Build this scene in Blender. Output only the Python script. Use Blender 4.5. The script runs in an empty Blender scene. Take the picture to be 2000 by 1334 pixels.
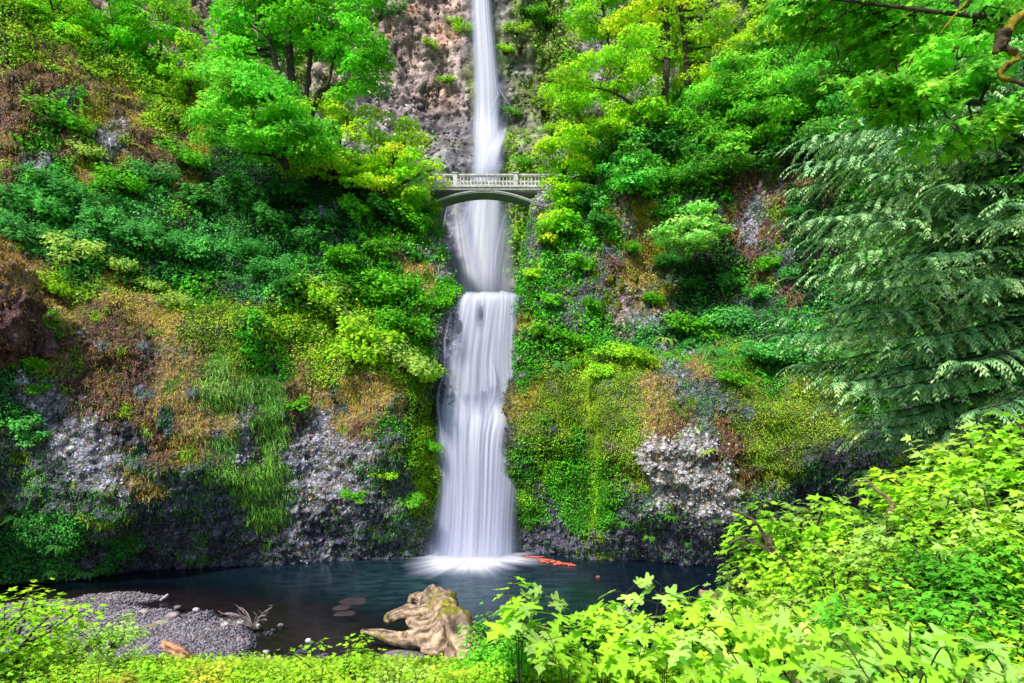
import bpy, math, random
import numpy as np
from mathutils import Vector
from mathutils.bvhtree import BVHTree

rng = np.random.default_rng(7)
random.seed(7)
SC = bpy.context.scene
COL = SC.collection
F, CX, HY, CZ = 1200.0, 1000.0, 800.0, 11.6      # focal length in photo pixels, principal column, horizon row, eye height


def at(px, py, d):
    return np.array([(px - CX) * d / F, d, CZ + (HY - py) * d / F])


def proj(P):
    d = np.maximum(P[:, 1], 0.5)
    return CX + P[:, 0] * F / d, HY - (P[:, 2] - CZ) * F / d


# ------------------------------------------------------------------ noise
def _h(ix, iy, iz, s):
    n = (ix * 73856093) ^ (iy * 19349663) ^ (iz * 83492791) ^ (s * 2654435)
    n = n & 0xFFFFFFFF
    n = ((n ^ (n >> 15)) * 2246822519) & 0xFFFFFFFF
    n = ((n ^ (n >> 13)) * 3266489917) & 0xFFFFFFFF
    n = n ^ (n >> 16)
    return n.astype(np.float64) / 4294967295.0


def vnoise(P, s=0):
    P = np.asarray(P, float)
    I = np.floor(P).astype(np.int64)
    f = P - I
    f = f * f * (3 - 2 * f)
    r = 0
    for dx in (0, 1):
        for dy in (0, 1):
            for dz in (0, 1):
                w = (f[:, 0] if dx else 1 - f[:, 0]) * (f[:, 1] if dy else 1 - f[:, 1]) * (f[:, 2] if dz else 1 - f[:, 2])
                r = r + w * _h(I[:, 0] + dx, I[:, 1] + dy, I[:, 2] + dz, s)
    return r * 2 - 1


def fbm(P, o=4, s=0, g=0.5):
    r, a, t = 0, 1.0, 0
    P = np.asarray(P, float)
    for k in range(o):
        r = r + a * vnoise(P * (2 ** k) + 17.3 * k, s + k)
        t += a
        a *= g
    return r / t


def worley(P, s=0):
    P = np.asarray(P, float)
    I = np.floor(P).astype(np.int64)
    f1 = np.full(len(P), 9.0)
    f2 = np.full(len(P), 9.0)
    idv = np.zeros(len(P))
    for dx in (-1, 0, 1):
        for dy in (-1, 0, 1):
            for dz in (-1, 0, 1):
                J = I + (dx, dy, dz)
                q = np.stack([J[:, 0] + _h(J[:, 0], J[:, 1], J[:, 2], s), J[:, 1] + _h(J[:, 0], J[:, 1], J[:, 2], s + 1),
                              J[:, 2] + _h(J[:, 0], J[:, 1], J[:, 2], s + 2)], 1)
                d = np.linalg.norm(P - q, axis=1)
                c = _h(J[:, 0], J[:, 1], J[:, 2], s + 3)
                m = d < f1
                f2 = np.where(m, f1, np.minimum(f2, d))
                idv = np.where(m, c, idv)
                f1 = np.where(m, d, f1)
    return f1, f2, idv


def sstep(a, b, x):
    t = np.clip((x - a) / (b - a), 0, 1)
    return t * t * (3 - 2 * t)


def unit(v):
    return v / np.maximum(np.linalg.norm(v, axis=-1, keepdims=True), 1e-9)


# ------------------------------------------------------------------ mesh + object helpers
def make_mesh(name, V, Fc, col=None, smooth=False, attrs=None, uv=None):
    me = bpy.data.meshes.new(name)
    V = np.asarray(V, np.float32)
    if isinstance(Fc, np.ndarray):
        n, k = Fc.shape
        me.vertices.add(len(V))
        me.vertices.foreach_set('co', V.ravel())
        me.loops.add(n * k)
        me.loops.foreach_set('vertex_index', Fc.astype(np.int32).ravel())
        me.polygons.add(n)
        me.polygons.foreach_set('loop_start', np.arange(0, n * k, k, dtype=np.int32))
        try:
            me.polygons.foreach_set('loop_total', np.full(n, k, np.int32))
        except Exception:
            pass
        me.update(calc_edges=True)
    else:
        me.from_pydata([tuple(map(float, v)) for v in V], [], Fc)
    if smooth:
        me.polygons.foreach_set('use_smooth', np.ones(len(me.polygons), bool))
    if col is not None:
        a = me.color_attributes.new('Col', 'FLOAT_COLOR', 'POINT')
        c = np.ones((len(V), 4), np.float32)
        c[:, :3] = np.clip(col, 0, 1)
        a.data.foreach_set('color', c.ravel())
    for k, v in (attrs or {}).items():
        a = me.attributes.new(k, 'FLOAT', 'POINT')
        a.data.foreach_set('value', np.asarray(v, np.float32))
    if uv is not None:
        a = me.attributes.new('flow', 'FLOAT_VECTOR', 'POINT')
        u3 = np.zeros((len(V), 3), np.float32)
        u3[:, :2] = uv
        a.data.foreach_set('vector', u3.ravel())
    me.validate()
    return me


def obj(name, me, mat=None, parent=None):
    o = bpy.data.objects.new(name, me)
    COL.objects.link(o)
    if mat is not None:
        me.materials.clear()
        me.materials.append(mat)
    if parent is not None:
        o.parent = parent
    return o


def tag(o, label, cat, group=None, kind=None):
    if label:
        o['label'] = label
    if cat:
        o['category'] = cat
    if group:
        o['group'] = group
    if kind:
        o['kind'] = kind
    return o


def empty(name, loc, label, cat, group=None):
    o = bpy.data.objects.new(name, None)
    COL.objects.link(o)
    o.location = tuple(map(float, loc))
    o.empty_display_size = 0.2
    return tag(o, label, cat, group)


def grid_faces(nu, nv):
    i = np.arange(nu - 1)[:, None] * nv + np.arange(nv - 1)[None, :]
    i = i.ravel()
    return np.stack([i, i + nv, i + nv + 1, i + 1], 1)


class Geo:
    """collects uniform quads/tris into one mesh (tris stored as-is per list)"""
    def __init__(self):
        self.v, self.f, self.c, self.n = [], [], [], 0

    def add(self, V, Fc, C=None):
        V = np.asarray(V, float)
        self.v.append(V)
        for f in (Fc.tolist() if isinstance(Fc, np.ndarray) else Fc):
            self.f.append(tuple(int(x) + self.n for x in f))
        self.c.append(np.ones((len(V), 3)) * (C if C is not None else 1.0))
        self.n += len(V)

    def mesh(self, name, smooth=True):
        return make_mesh(name, np.concatenate(self.v), self.f, np.concatenate(self.c), smooth)


def tube_geo(P, R, sides=8, rough=0.0, cap=True):
    P = np.asarray(P, float)
    R = np.broadcast_to(np.asarray(R, float), (len(P),))
    T = unit(np.gradient(P, axis=0))
    up = np.array([0.0, 0.0, 1.0]) if abs(T[0][2]) < 0.9 else np.array([1.0, 0, 0])
    a = unit(np.cross(T, up))
    for i in range(1, len(a)):       # keep frames aligned
        if np.dot(a[i], a[i - 1]) < 0:
            a[i] = -a[i]
    b = np.cross(T, a)
    th = np.arange(sides) / sides * 2 * math.pi
    V = P[:, None, :] + R[:, None, None] * (np.cos(th)[None, :, None] * a[:, None, :] + np.sin(th)[None, :, None] * b[:, None, :])
    V = V.reshape(-1, 3)
    if rough:
        V = V + (np.repeat(R, sides) * rough)[:, None] * unit(V - np.repeat(P, sides, 0)) * fbm(V * (1.2 / max(R.max(), 1e-3)), 3, 5)[:, None]
    fs = []
    for i in range(len(P) - 1):
        for k in range(sides):
            k2 = (k + 1) % sides
            fs.append((i * sides + k, i * sides + k2, (i + 1) * sides + k2, (i + 1) * sides + k))
    if cap:
        fs.append(tuple(range(sides))[::-1])
        fs.append(tuple((len(P) - 1) * sides + k for k in range(sides)))
    return V, fs


def curve_pts(pts, n):
    """Catmull-Rom through control points (k,dim) -> n samples"""
    P = np.asarray(pts, float)
    k = len(P)
    Q = np.concatenate([[2 * P[0] - P[1]], P, [2 * P[-1] - P[-2]]])
    t = np.linspace(0, k - 1, n)
    i = np.minimum(t.astype(int), k - 2)
    f = (t - i)
    f = f.reshape((-1,) + (1,) * (P.ndim - 1))
    p0, p1, p2, p3 = Q[i], Q[i + 1], Q[i + 2], Q[i + 3]
    return 0.5 * (2 * p1 + (p2 - p0) * f + (2 * p0 - 5 * p1 + 4 * p2 - p3) * f * f + (3 * p1 - p0 - 3 * p2 + p3) * f ** 3)


# ------------------------------------------------------------------ leaf batches (numpy)
def leaf_quads(pos, tip, nor, L, W, col, fold=0.12):
    """diamond-shaped folded leaves"""
    n = len(pos)
    L = np.broadcast_to(L, (n,))[:, None]
    W = np.broadcast_to(W, (n,))[:, None]
    tip = unit(tip)
    side = unit(np.cross(tip, nor))
    nn = np.cross(side, tip)
    V = np.empty((n, 4, 3))
    V[:, 0] = pos
    V[:, 1] = pos + tip * L * .42 + side * W * .5 + nn * W * fold
    V[:, 2] = pos + tip * L - nn * L * .08
    V[:, 3] = pos + tip * L * .42 - side * W * .5 + nn * W * fold
    Fq = np.arange(n * 4).reshape(n, 4)
    C = np.repeat(col, 4, 0)
    return V.reshape(-1, 3), Fq, C


_half = [(.0, .02), (.10, -.07), (.30, -.10), (.44, .0), (.30, .12), (.44, .20), (.66, .30), (.70, .46), (.50, .45), (.38, .44), (.17, .40),
         (.20, .60), (.31, .70), (.17, .78), (.10, .86), (.0, 1.04)]
MAPLE = np.array([(0, .28)] + _half + [(-x, y) for x, y in _half[-2:0:-1]])
_h2 = [(.0, .0), (.36, -.04), (.26, .14), (.64, .42), (.20, .42), (.22, .70), (.0, 1.0)]
MAPLE_LO = np.array([(0, .28)] + _h2 + [(-x, y) for x, y in _h2[-2:0:-1]])


def leaf_shape(pos, tip, nor, L, col, T):
    n, k = len(pos), len(T)
    L = np.broadcast_to(L, (n,))[:, None, None]
    tip = unit(tip)
    side = unit(np.cross(tip, nor))
    nn = np.cross(side, tip)
    x, y = T[:, 0], T[:, 1]
    z = 0.16 * np.abs(x) - 0.18 * (y - .3) ** 2 - .12 * x * x
    V = pos[:, None] + L * (side[:, None] * x[None, :, None] + tip[:, None] * y[None, :, None] + nn[:, None] * z[None, :, None])
    i = np.arange(1, k)
    j = np.roll(i, -1)
    tr = np.stack([np.zeros(k - 1, int), i, j], 1)
    Ft = (np.arange(n)[:, None, None] * k + tr[None]).reshape(-1, 3)
    vein = np.where(np.arange(k) == 0, 1.35, .9)
    C = np.repeat(col, k, 0) * np.tile(vein, n)[:, None] * rng.uniform(.88, 1.12, (n * k, 1))
    return V.reshape(-1, 3), Ft, C


def clump_leaves(c, r, n, flat=.45, seed=None):
    """leaf positions + outward dirs over a domed, drooping spray"""
    a = rng.uniform(0, 2 * math.pi, n)
    q = np.sqrt(rng.uniform(0, 1, n))
    x, y = np.cos(a) * q, np.sin(a) * q
    z = flat * (1 - q ** 2 * 1.3) + rng.normal(0, .13, n) - flat * .4
    pos = c + r * np.stack([x, y, z], 1)
    out = np.stack([x, y, np.zeros(n)], 1) + rng.normal(0, .35, (n, 3))
    tip = unit(out + np.array([0, 0, -.35]))
    nor = unit(np.stack([x * .7, y * .7, np.full(n, .9)], 1) + rng.normal(0, .38, (n, 3)))
    return pos, tip, nor


# ------------------------------------------------------------------ materials
def new_mat(name):
    m = bpy.data.materials.new(name)
    m.use_nodes = True
    nt = m.node_tree
    nt.nodes.clear()
    return m, nt, nt.nodes, nt.links


def N(nt, t, **kw):
    n = nt.nodes.new(t)
    for k, v in kw.items():
        if k.startswith('i_'):
            n.inputs[k[2:].replace('_', ' ')].default_value = v
        else:
            setattr(n, k, v)
    return n


def mul(nt, a, b, fac=1.0, clamp=False):
    m = nt.nodes.new('ShaderNodeMix')
    m.clamp_result = clamp
    m.data_type = 'RGBA'
    m.blend_type = 'MULTIPLY'
    m.inputs[0].default_value = fac
    nt.links.new(a, m.inputs[6])
    nt.links.new(b, m.inputs[7])
    return m.outputs[2]


def ramp(nt, src, stops):
    r = nt.nodes.new('ShaderNodeValToRGB')
    while len(r.color_ramp.elements) < len(stops):
        r.color_ramp.elements.new(0.5)
    for e, (p, c) in zip(r.color_ramp.elements, stops):
        e.position = p
        e.color = (c, c, c, 1) if isinstance(c, (int, float)) else tuple(c) + (1,)
    nt.links.new(src, r.inputs[0])
    return r.outputs[0]


def leaf_material(name, rough=.48, trans=.36, spec=.14):
    m, nt, ns, lk = new_mat(name)
    at_ = N(nt, 'ShaderNodeAttribute', attribute_name='Col')
    oi = N(nt, 'ShaderNodeObjectInfo')
    c = mul(nt, at_.outputs['Color'], oi.outputs['Color'])
    tc = N(nt, 'ShaderNodeNewGeometry')
    nz = N(nt, 'ShaderNodeTexNoise')
    nz.inputs['Scale'].default_value = .55
    nz.inputs['Detail'].default_value = 3
    lk.new(tc.outputs['Position'], nz.inputs['Vector'])
    c = mul(nt, c, ramp(nt, nz.outputs['Fac'], [(.3, (1.75, 1.6, 1.15)), (.7, (3.9, 2.7, 1.6))]), clamp=True)
    p = N(nt, 'ShaderNodeBsdfPrincipled')
    p.inputs['Roughness'].default_value = rough
    p.inputs['Specular IOR Level'].default_value = spec
    lk.new(c, p.inputs['Base Color'])
    t = N(nt, 'ShaderNodeBsdfTranslucent')
    g = N(nt, 'ShaderNodeGamma')
    g.inputs['Gamma'].default_value = .85
    lk.new(c, g.inputs['Color'])
    lk.new(g.outputs[0], t.inputs['Color'])
    mx = N(nt, 'ShaderNodeMixShader')
    mx.inputs[0].default_value = trans
    lk.new(p.outputs[0], mx.inputs[1])
    lk.new(t.outputs[0], mx.inputs[2])
    o = N(nt, 'ShaderNodeOutputMaterial')
    lk.new(mx.outputs[0], o.inputs[0])
    return m


def solid_material(name, color=None, rough=.8, scale=3.0, bump=.3, bdist=.05, vcol=True, lo=.55, hi=1.35, stretch=None, vor=0.0, spec=.3):
    """rock / bark / concrete: vertex colour or flat colour, broken up by noise at two scales, with bump"""
    m, nt, ns, lk = new_mat(name)
    g = N(nt, 'ShaderNodeNewGeometry') if stretch is None else N(nt, 'ShaderNodeTexCoord')
    src = g.outputs['Position'] if stretch is None else g.outputs['Object']
    if stretch:
        mp = N(nt, 'ShaderNodeMapping')
        mp.inputs['Scale'].default_value = stretch
        lk.new(src, mp.inputs[0])
        src = mp.outputs[0]
    n1 = N(nt, 'ShaderNodeTexNoise')
    n1.inputs['Scale'].default_value = scale
    n1.inputs['Detail'].default_value = 8
    n1.inputs['Roughness'].default_value = .65
    lk.new(src, n1.inputs['Vector'])
    n2 = N(nt, 'ShaderNodeTexNoise')
    n2.inputs['Scale'].default_value = scale * .18
    n2.inputs['Detail'].default_value = 4
    lk.new(src, n2.inputs['Vector'])
    if vcol:
        a = N(nt, 'ShaderNodeAttribute', attribute_name='Col')
        c = a.outputs['Color']
        oi = N(nt, 'ShaderNodeObjectInfo')
        c = mul(nt, c, oi.outputs['Color'])
    else:
        rgb = N(nt, 'ShaderNodeRGB')
        rgb.outputs[0].default_value = tuple(color) + (1,)
        c = rgb.outputs[0]
    c = mul(nt, c, ramp(nt, n1.outputs['Fac'], [(.32, lo), (.68, hi)]))
    c = mul(nt, c, ramp(nt, n2.outputs['Fac'], [(.3, (.78, .8, .85)), (.7, (1.18, 1.12, 1.08))]))
    h = n1.outputs['Fac']
    if vor:
        v = N(nt, 'ShaderNodeTexVoronoi', feature='DISTANCE_TO_EDGE')
        v.inputs['Scale'].default_value = vor
        w = N(nt, 'ShaderNodeVectorMath', operation='MULTIPLY_ADD')
        w.inputs[1].default_value = (.35, .35, .35)
        lk.new(n1.outputs['Color'], w.inputs[0])
        lk.new(src, w.inputs[2])
        lk.new(w.outputs[0], v.inputs['Vector'])
        c = mul(nt, c, ramp(nt, v.outputs['Distance'], [(0.0, .3), (.12, 1.05)]))
        ad = N(nt, 'ShaderNodeMath', operation='MULTIPLY_ADD')
        ad.inputs[1].default_value = 1.6
        lk.new(v.outputs['Distance'], ad.inputs[0])
        lk.new(h, ad.inputs[2])
        h = ad.outputs[0]
    p = N(nt, 'ShaderNodeBsdfPrincipled')
    p.inputs['Roughness'].default_value = rough
    p.inputs['Specular IOR Level'].default_value = spec
    lk.new(c, p.inputs['Base Color'])
    b = N(nt, 'ShaderNodeBump')
    b.inputs['Strength'].default_value = bump
    b.inputs['Distance'].default_value = bdist
    lk.new(h, b.inputs['Height'])
    lk.new(b.outputs[0], p.inputs['Normal'])
    o = N(nt, 'ShaderNodeOutputMaterial')
    lk.new(p.outputs[0], o.inputs[0])
    return m


M = {}
M['leaf'] = leaf_material('leaf')
M['needle'] = leaf_material('cedar_spray', rough=.6, trans=.35, spec=.15)
M['grass'] = leaf_material('dry_and_green_grass', rough=.7, trans=.3, spec=.1)
M['rock'] = solid_material('basalt', rough=.6, scale=4.5, bump=1.0, bdist=.16, vor=4.2, lo=.32, hi=1.9, spec=.4)
M['farrock'] = solid_material('far_basalt', rough=.8, scale=.9, bump=1.0, bdist=.9, lo=.38, hi=1.75)
M['stone'] = solid_material('river_stone', rough=.75, scale=6, bump=.5, bdist=.03, lo=.6, hi=1.3)
M['gravel'] = solid_material('gravel_bed', rough=.8, scale=5, bump=.8, bdist=.06, vor=7.0, lo=.6, hi=1.4)
M['concrete'] = solid_material('weathered_concrete', color=(.70, .70, .66), vcol=False, rough=.8, scale=3.5, bump=.3, bdist=.03, lo=.5, hi=1.2)
M['concrete_dark'] = solid_material('grey_green_concrete', color=(.36, .40, .35), vcol=False, rough=.8, scale=1.6, bump=.25, bdist=.02, lo=.65, hi=1.2)  # darker grey-green concrete, used for the whole arch
M['bark'] = solid_material('bark', color=(.055, .045, .035), vcol=False, rough=.9, scale=2.5, bump=.8, bdist=.06, lo=.4, hi=1.6, stretch=(3, 3, .7))
M['deadwood'] = solid_material('bleached_wood', rough=.85, scale=3.4, bump=1.0, bdist=.12, lo=.3, hi=1.6)
M['moss'] = solid_material('cushion_moss', rough=1.0, scale=9, bump=1.0, bdist=.08, lo=.5, hi=1.4, spec=.05)


def water_sheet_material(name, su, sv, contrast=3.4):
    """falling water: vertical streaks with thinner and thicker strands; 'A' is how much water there is"""
    m, nt, ns, lk = new_mat(name)
    fl = N(nt, 'ShaderNodeAttribute', attribute_name='flow')
    aa = N(nt, 'ShaderNodeAttribute', attribute_name='A')
    outs = []
    for k, (a, b, det) in enumerate(((su, sv, 2), (su * 3.1, sv * 1.3, 4))):
        mp = N(nt, 'ShaderNodeMapping')
        mp.inputs['Scale'].default_value = (a, b, 1)
        mp.inputs['Location'].default_value = (3.1 * k, 1.7 * k, 0)
        lk.new(fl.outputs['Vector'], mp.inputs[0])
        n = N(nt, 'ShaderNodeTexNoise')
        n.inputs['Scale'].default_value = 1
        n.inputs['Detail'].default_value = det
        n.inputs['Roughness'].default_value = .55
        n.inputs['Distortion'].default_value = .15
        lk.new(mp.outputs[0], n.inputs['Vector'])
        outs.append(n.outputs['Fac'])
    av = N(nt, 'ShaderNodeMath', operation='MULTIPLY_ADD')
    av.inputs[1].default_value = .6
    lk.new(outs[0], av.inputs[0])
    h = N(nt, 'ShaderNodeMath', operation='MULTIPLY')
    h.inputs[1].default_value = .4
    lk.new(outs[1], h.inputs[0])
    lk.new(h.outputs[0], av.inputs[2])
    # alpha = clamp( (streak-.5)*4.0*(1-A*.6) + A*1.5 -.25 )
    s1 = N(nt, 'ShaderNodeMath', operation='SUBTRACT')
    s1.inputs[1].default_value = .5
    lk.new(av.outputs[0], s1.inputs[0])
    s2 = N(nt, 'ShaderNodeMath', operation='MULTIPLY')
    s2.inputs[1].default_value = contrast
    lk.new(s1.outputs[0], s2.inputs[0])
    s3 = N(nt, 'ShaderNodeMath', operation='ADD')
    s3.inputs[1].default_value = 1.0
    lk.new(s2.outputs[0], s3.inputs[0])
    s4 = N(nt, 'ShaderNodeMath', operation='MULTIPLY', use_clamp=True)
    lk.new(s3.outputs[0], s4.inputs[0])
    lk.new(aa.outputs['Fac'], s4.inputs[1])
    df = N(nt, 'ShaderNodeBsdfDiffuse')
    cr = nt.nodes.new('ShaderNodeMix')
    cr.data_type = 'RGBA'
    cr.inputs[6].default_value = (.42, .46, .70, 1)
    cr.inputs[7].default_value = (.93, .93, .97, 1)
    lk.new(s4.outputs[0], cr.inputs[0])
    lk.new(cr.outputs[2], df.inputs['Color'])
    tr = N(nt, 'ShaderNodeBsdfTranslucent')
    lk.new(cr.outputs[2], tr.inputs['Color'])
    m1 = N(nt, 'ShaderNodeMixShader')
    m1.inputs[0].default_value = .3
    lk.new(df.outputs[0], m1.inputs[1])
    lk.new(tr.outputs[0], m1.inputs[2])
    tp = N(nt, 'ShaderNodeBsdfTransparent')
    m2 = N(nt, 'ShaderNodeMixShader')
    lk.new(s4.outputs[0], m2.inputs[0])
    lk.new(tp.outputs[0], m2.inputs[1])
    lk.new(m1.outputs[0], m2.inputs[2])
    o = N(nt, 'ShaderNodeOutputMaterial')
    lk.new(m2.outputs[0], o.inputs[0])
    return m


M['fall'] = water_sheet_material('falling_water', 11, .7, 2.9)
M['fall_far'] = water_sheet_material('falling_water_far', 6, .4, 1.5)
M['mist'] = water_sheet_material('spray_mist', 3, .6, .8)
M['foam'] = water_sheet_material('foam', 26, .35, 1.7)
M['trickle'] = water_sheet_material('trickling_water', 4, 1.5)


def pool_material():
    m, nt, ns, lk = new_mat('pool_water')
    g = N(nt, 'ShaderNodeNewGeometry')
    mp = N(nt, 'ShaderNodeMapping')
    mp.inputs['Scale'].default_value = (.5, 1.5, 1)
    lk.new(g.outputs['Position'], mp.inputs[0])
    n = N(nt, 'ShaderNodeTexNoise')
    n.inputs['Scale'].default_value = 1.1
    n.inputs['Detail'].default_value = 6
    n.inputs['Roughness'].default_value = .6
    n.inputs['Distortion'].default_value = .6
    lk.new(mp.outputs[0], n.inputs['Vector'])
    b = N(nt, 'ShaderNodeBump')
    b.inputs['Strength'].default_value = .2
    b.inputs['Distance'].default_value = .10
    lk.new(n.outputs['Fac'], b.inputs['Height'])
    # body colour: teal-blue where deep and aerated, fading to clear over the gravel shallows
    da = N(nt, 'ShaderNodeAttribute', attribute_name='deep')
    body = N(nt, 'ShaderNodeBsdfDiffuse')
    cr = nt.nodes.new('ShaderNodeMix')
    cr.data_type = 'RGBA'
    cr.inputs[6].default_value = (.003, .009, .018, 1)
    cr.inputs[7].default_value = (.035, .085, .10, 1)
    ch = N(nt, 'ShaderNodeAttribute', attribute_name='churn')
    r = ramp(nt, n.outputs['Fac'], [(.42, 0.25), (.62, 1.0)])
    mm = N(nt, 'ShaderNodeMath', operation='MULTIPLY', use_clamp=True)
    lk.new(ch.outputs['Fac'], mm.inputs[0])
    lk.new(r, mm.inputs[1])
    lk.new(mm.outputs[0], cr.inputs[0])
    lk.new(cr.outputs[2], body.inputs['Color'])
    tp = N(nt, 'ShaderNodeBsdfTransparent')
    tp.inputs['Color'].default_value = (.55, .6, .68, 1)
    m0 = N(nt, 'ShaderNodeMixShader')
    lk.new(da.outputs['Fac'], m0.inputs[0])
    lk.new(tp.outputs[0], m0.inputs[1])
    lk.new(body.outputs[0], m0.inputs[2])
    gl = N(nt, 'ShaderNodeBsdfGlossy')
    gl.inputs['Roughness'].default_value = .16
    gl.inputs['Color'].default_value = (.9, .95, 1, 1)
    lk.new(b.outputs[0], gl.inputs['Normal'])
    fr = N(nt, 'ShaderNodeFresnel')
    fr.inputs['IOR'].default_value = 1.33
    lk.new(b.outputs[0], fr.inputs['Normal'])
    m1 = N(nt, 'ShaderNodeMixShader')
    lk.new(fr.outputs[0], m1.inputs[0])
    lk.new(m0.outputs[0], m1.inputs[1])
    lk.new(gl.outputs[0], m1.inputs[2])
    o = N(nt, 'ShaderNodeOutputMaterial')
    lk.new(m1.outputs[0], o.inputs[0])
    return m


M['pool'] = pool_material()

# ------------------------------------------------------------------ where each kind of cover or painted deep shade lies on the cliffs (50 px cells of the view)
ZONES = """
LLGLGGGppGGGGGppppggsssgLLLLLGGGGGGGGGGG
LLLLGGGGGGGGGGGpppggssggLLLLLGGGGGGGGGGG
bbtLLGGGGGGGGGGppsggssggGLLLGGGGGGGGGGGG
bbbtmLGGGGGGGGGpgsggssssGGGGGGGGGGGGGGGG
bbGmbtmmGGGGGGpgggggsssgGGGGGDGGGGGGGGGG
tGbbgbbmGGGGGGggggggggsgGGGGDDDGGGGGGGGG
bgGttbbGDDDDDDGGGggggggGGDGGDbbbGGGGGGGG
bEEGGEbmDDDDDDDGGGggggGGGmGGbbbbbGGGGGGG
EEEEEEGDEEDDgDGGGgggsGGGtmGsbbbDDGGGGGGG
tEEEEEEEEEEEEEGtGgggsGGstmDDDbbDDGGGGGGG
btLEtGEEEEEEEEGttggssGsbtsDDGbsDEEGGGGGG
bbtLttLGGEEGGGGGtGgsGGssgmDDDsbDEEGGGGGG
bbtbbttyyGLLLLLGGggggGsGggDEEEEEEEEEEEEE
bGbbbbttvyGLLLLGGggggGGGEEEEEEEEEEEEEEEE
EGtbbbttvvGtLLLLD....LLLLmgtyyGGyEEEEEEE
Egbbbbttvvvbttttm....yyyytbbtyyyyGGsEEEE
E.ggbbbttvvbgtbGm....yyyytbbbyyyyssssGGG
ssggg.btvvvggggsD....GyyywwwbyyyssssssGG
sssggtssvvvgggssG....GGGywwwwbyss.ssssss
sssss.sssvvggg.sG....GGGswwwwss.........
EEEss....svg..ssG.....GGss.g.s..........
EEE.E..s..s.g...s......s.....s..........
""".split()
ZC = sorted(set(''.join(ZONES)))
ZG = np.array([[ZC.index(c) for c in r] for r in ZONES])
for r_, c_ in ((12, 'm'), (13, 'G'), (14, 'G'), (15, 'm'), (16, 'y'), (17, 'G'), (18, 'G'), (19, 'G'), (20, 'G'), (21, 's')):
    ZG[r_, 20] = ZC.index(c_)          # mossy edge right of the lower fall
ZG[7, 30] = ZG[9, 30] = ZC.index('s')
ZG[8, 29] = ZC.index('g')
ZG[6, 31] = ZC.index('D')
ZG[7:9, 24] = ZC.index('p')
ZG[11:13, 24] = ZC.index('p')
ZG[15, 26:29] = ZC.index('s')
ZG[16, 27] = ZC.index('s')
ZG[3, 5:7] = ZC.index('L')
ZG[4, 6] = ZC.index('L')
ZG[12:15, 9] = ZC.index('y')
ZG[13, 8] = ZC.index('y')
ZG[16:18, 9] = ZC.index('g')
ZG[14:20, 16] = ZC.index('G')
ZG[20:22, 16] = ZC.index('s')
ZG[16:21, 17] = ZC.index('G')
#        rock/soil colour        leaf colour          leaves  blades  leaf size  height
ZP = {
    '.': ((.15, .14, .215), (.05, .22, .05), 10.0, 4, .13, .12),
    'g': ((.52, .49, .62), (.12, .30, .05), 14, 9, .12, .12),
    'w': ((.85, .82, .84), (.12, .28, .05), 5.0, 8, .12, .10),
    'b': ((.22, .105, .085), (.19, .24, .06), 34, 22, .11, .15),
    't': ((.42, .29, .15), (.26, .33, .07), 60, 50, .12, .25),
    'm': ((.36, .30, .05), (.26, .31, .02), 80, 12, .11, .22),
    'G': ((.05, .08, .02), (.050, .29, .025), 85, 4, .22, 1.0),
    'E': ((.03, .07, .04), (.045, .26, .07), 90, 3, .20, .95),
    'L': ((.12, .16, .03), (.16, .40, .03), 85, 8, .21, .85),
    'v': ((.20, .21, .10), (.10, .34, .06), 95, 60, .12, .30),
    's': ((.21, .195, .27), (.06, .28, .05), 42, 10, .13, .25),
    'y': ((.16, .17, .07), (.15, .35, .035), 130, 14, .13, .4),
    'p': ((.60, .45, .40), (.12, .30, .04), 1.5, 0, .3, .3),
    'D': ((.03, .035, .025), (.014, .11, .03), 60, 3, .20, .7),  # deep-shade green: shade under the trees painted into soil and leaf colour
}
ZBASE = np.array([ZP[c][0] for c in ZC])
ZLEAF = np.array([ZP[c][1] for c in ZC])
ZDEN = np.array([ZP[c][2] for c in ZC], float)
ZBLD = np.array([ZP[c][3] for c in ZC], float)
ZSIZE = np.array([ZP[c][4] for c in ZC], float)
ZH = np.array([ZP[c][5] for c in ZC], float)


def zone(P, jit=1.0):
    px, py = proj(P)
    q = P * np.array([.35, .35, .35])
    px = px + 75 * jit * fbm(q, 4, 41) + rng.normal(0, 10 * jit, len(P))
    py = py + 75 * jit * fbm(q, 4, 52) + rng.normal(0, 10 * jit, len(P))
    c = np.clip((px / 50).astype(int), 0, 39)
    r = np.clip((py / 50).astype(int), 0, len(ZONES) - 1)
    z = ZG[r, c].copy()
    br = fbm(P * np.array([.95, .95, .7]), 4, 207)      # bare rock breaking through the cover
    i = ZC.index
    dry = np.isin(z, [i('b'), i('t')])
    z[dry & (br > .34) & (P[:, 2] < 17)] = i('s')
    z[dry & (br < -.30)] = i('y')
    lush = np.isin(z, [i('G'), i('E'), i('y'), i('v')])
    z[lush & (br > .46)] = i('s')
    z[(z == i('s')) & (br < -.28)] = i('y')
    return z


# ------------------------------------------------------------------ cliffs from control nets (columns of (px, py, depth))
def net_surface(cols, nu, nv):
    P = np.array([[at(*p) for p in c] for c in cols])          # (cols, rows, 3)
    A = curve_pts(P, nu)                                      # along columns
    B = curve_pts(np.transpose(A, (1, 0, 2)), nv)              # along rows
    return np.transpose(B, (1, 0, 2))                          # (nu,nv,3)


def surf_normals(S, flip=False):
    du = np.gradient(S, axis=0)
    dv = np.gradient(S, axis=1)
    n = unit(np.cross(du, dv))
    s = -1 if n[..., 1].mean() > 0 else 1
    return n * s


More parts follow.
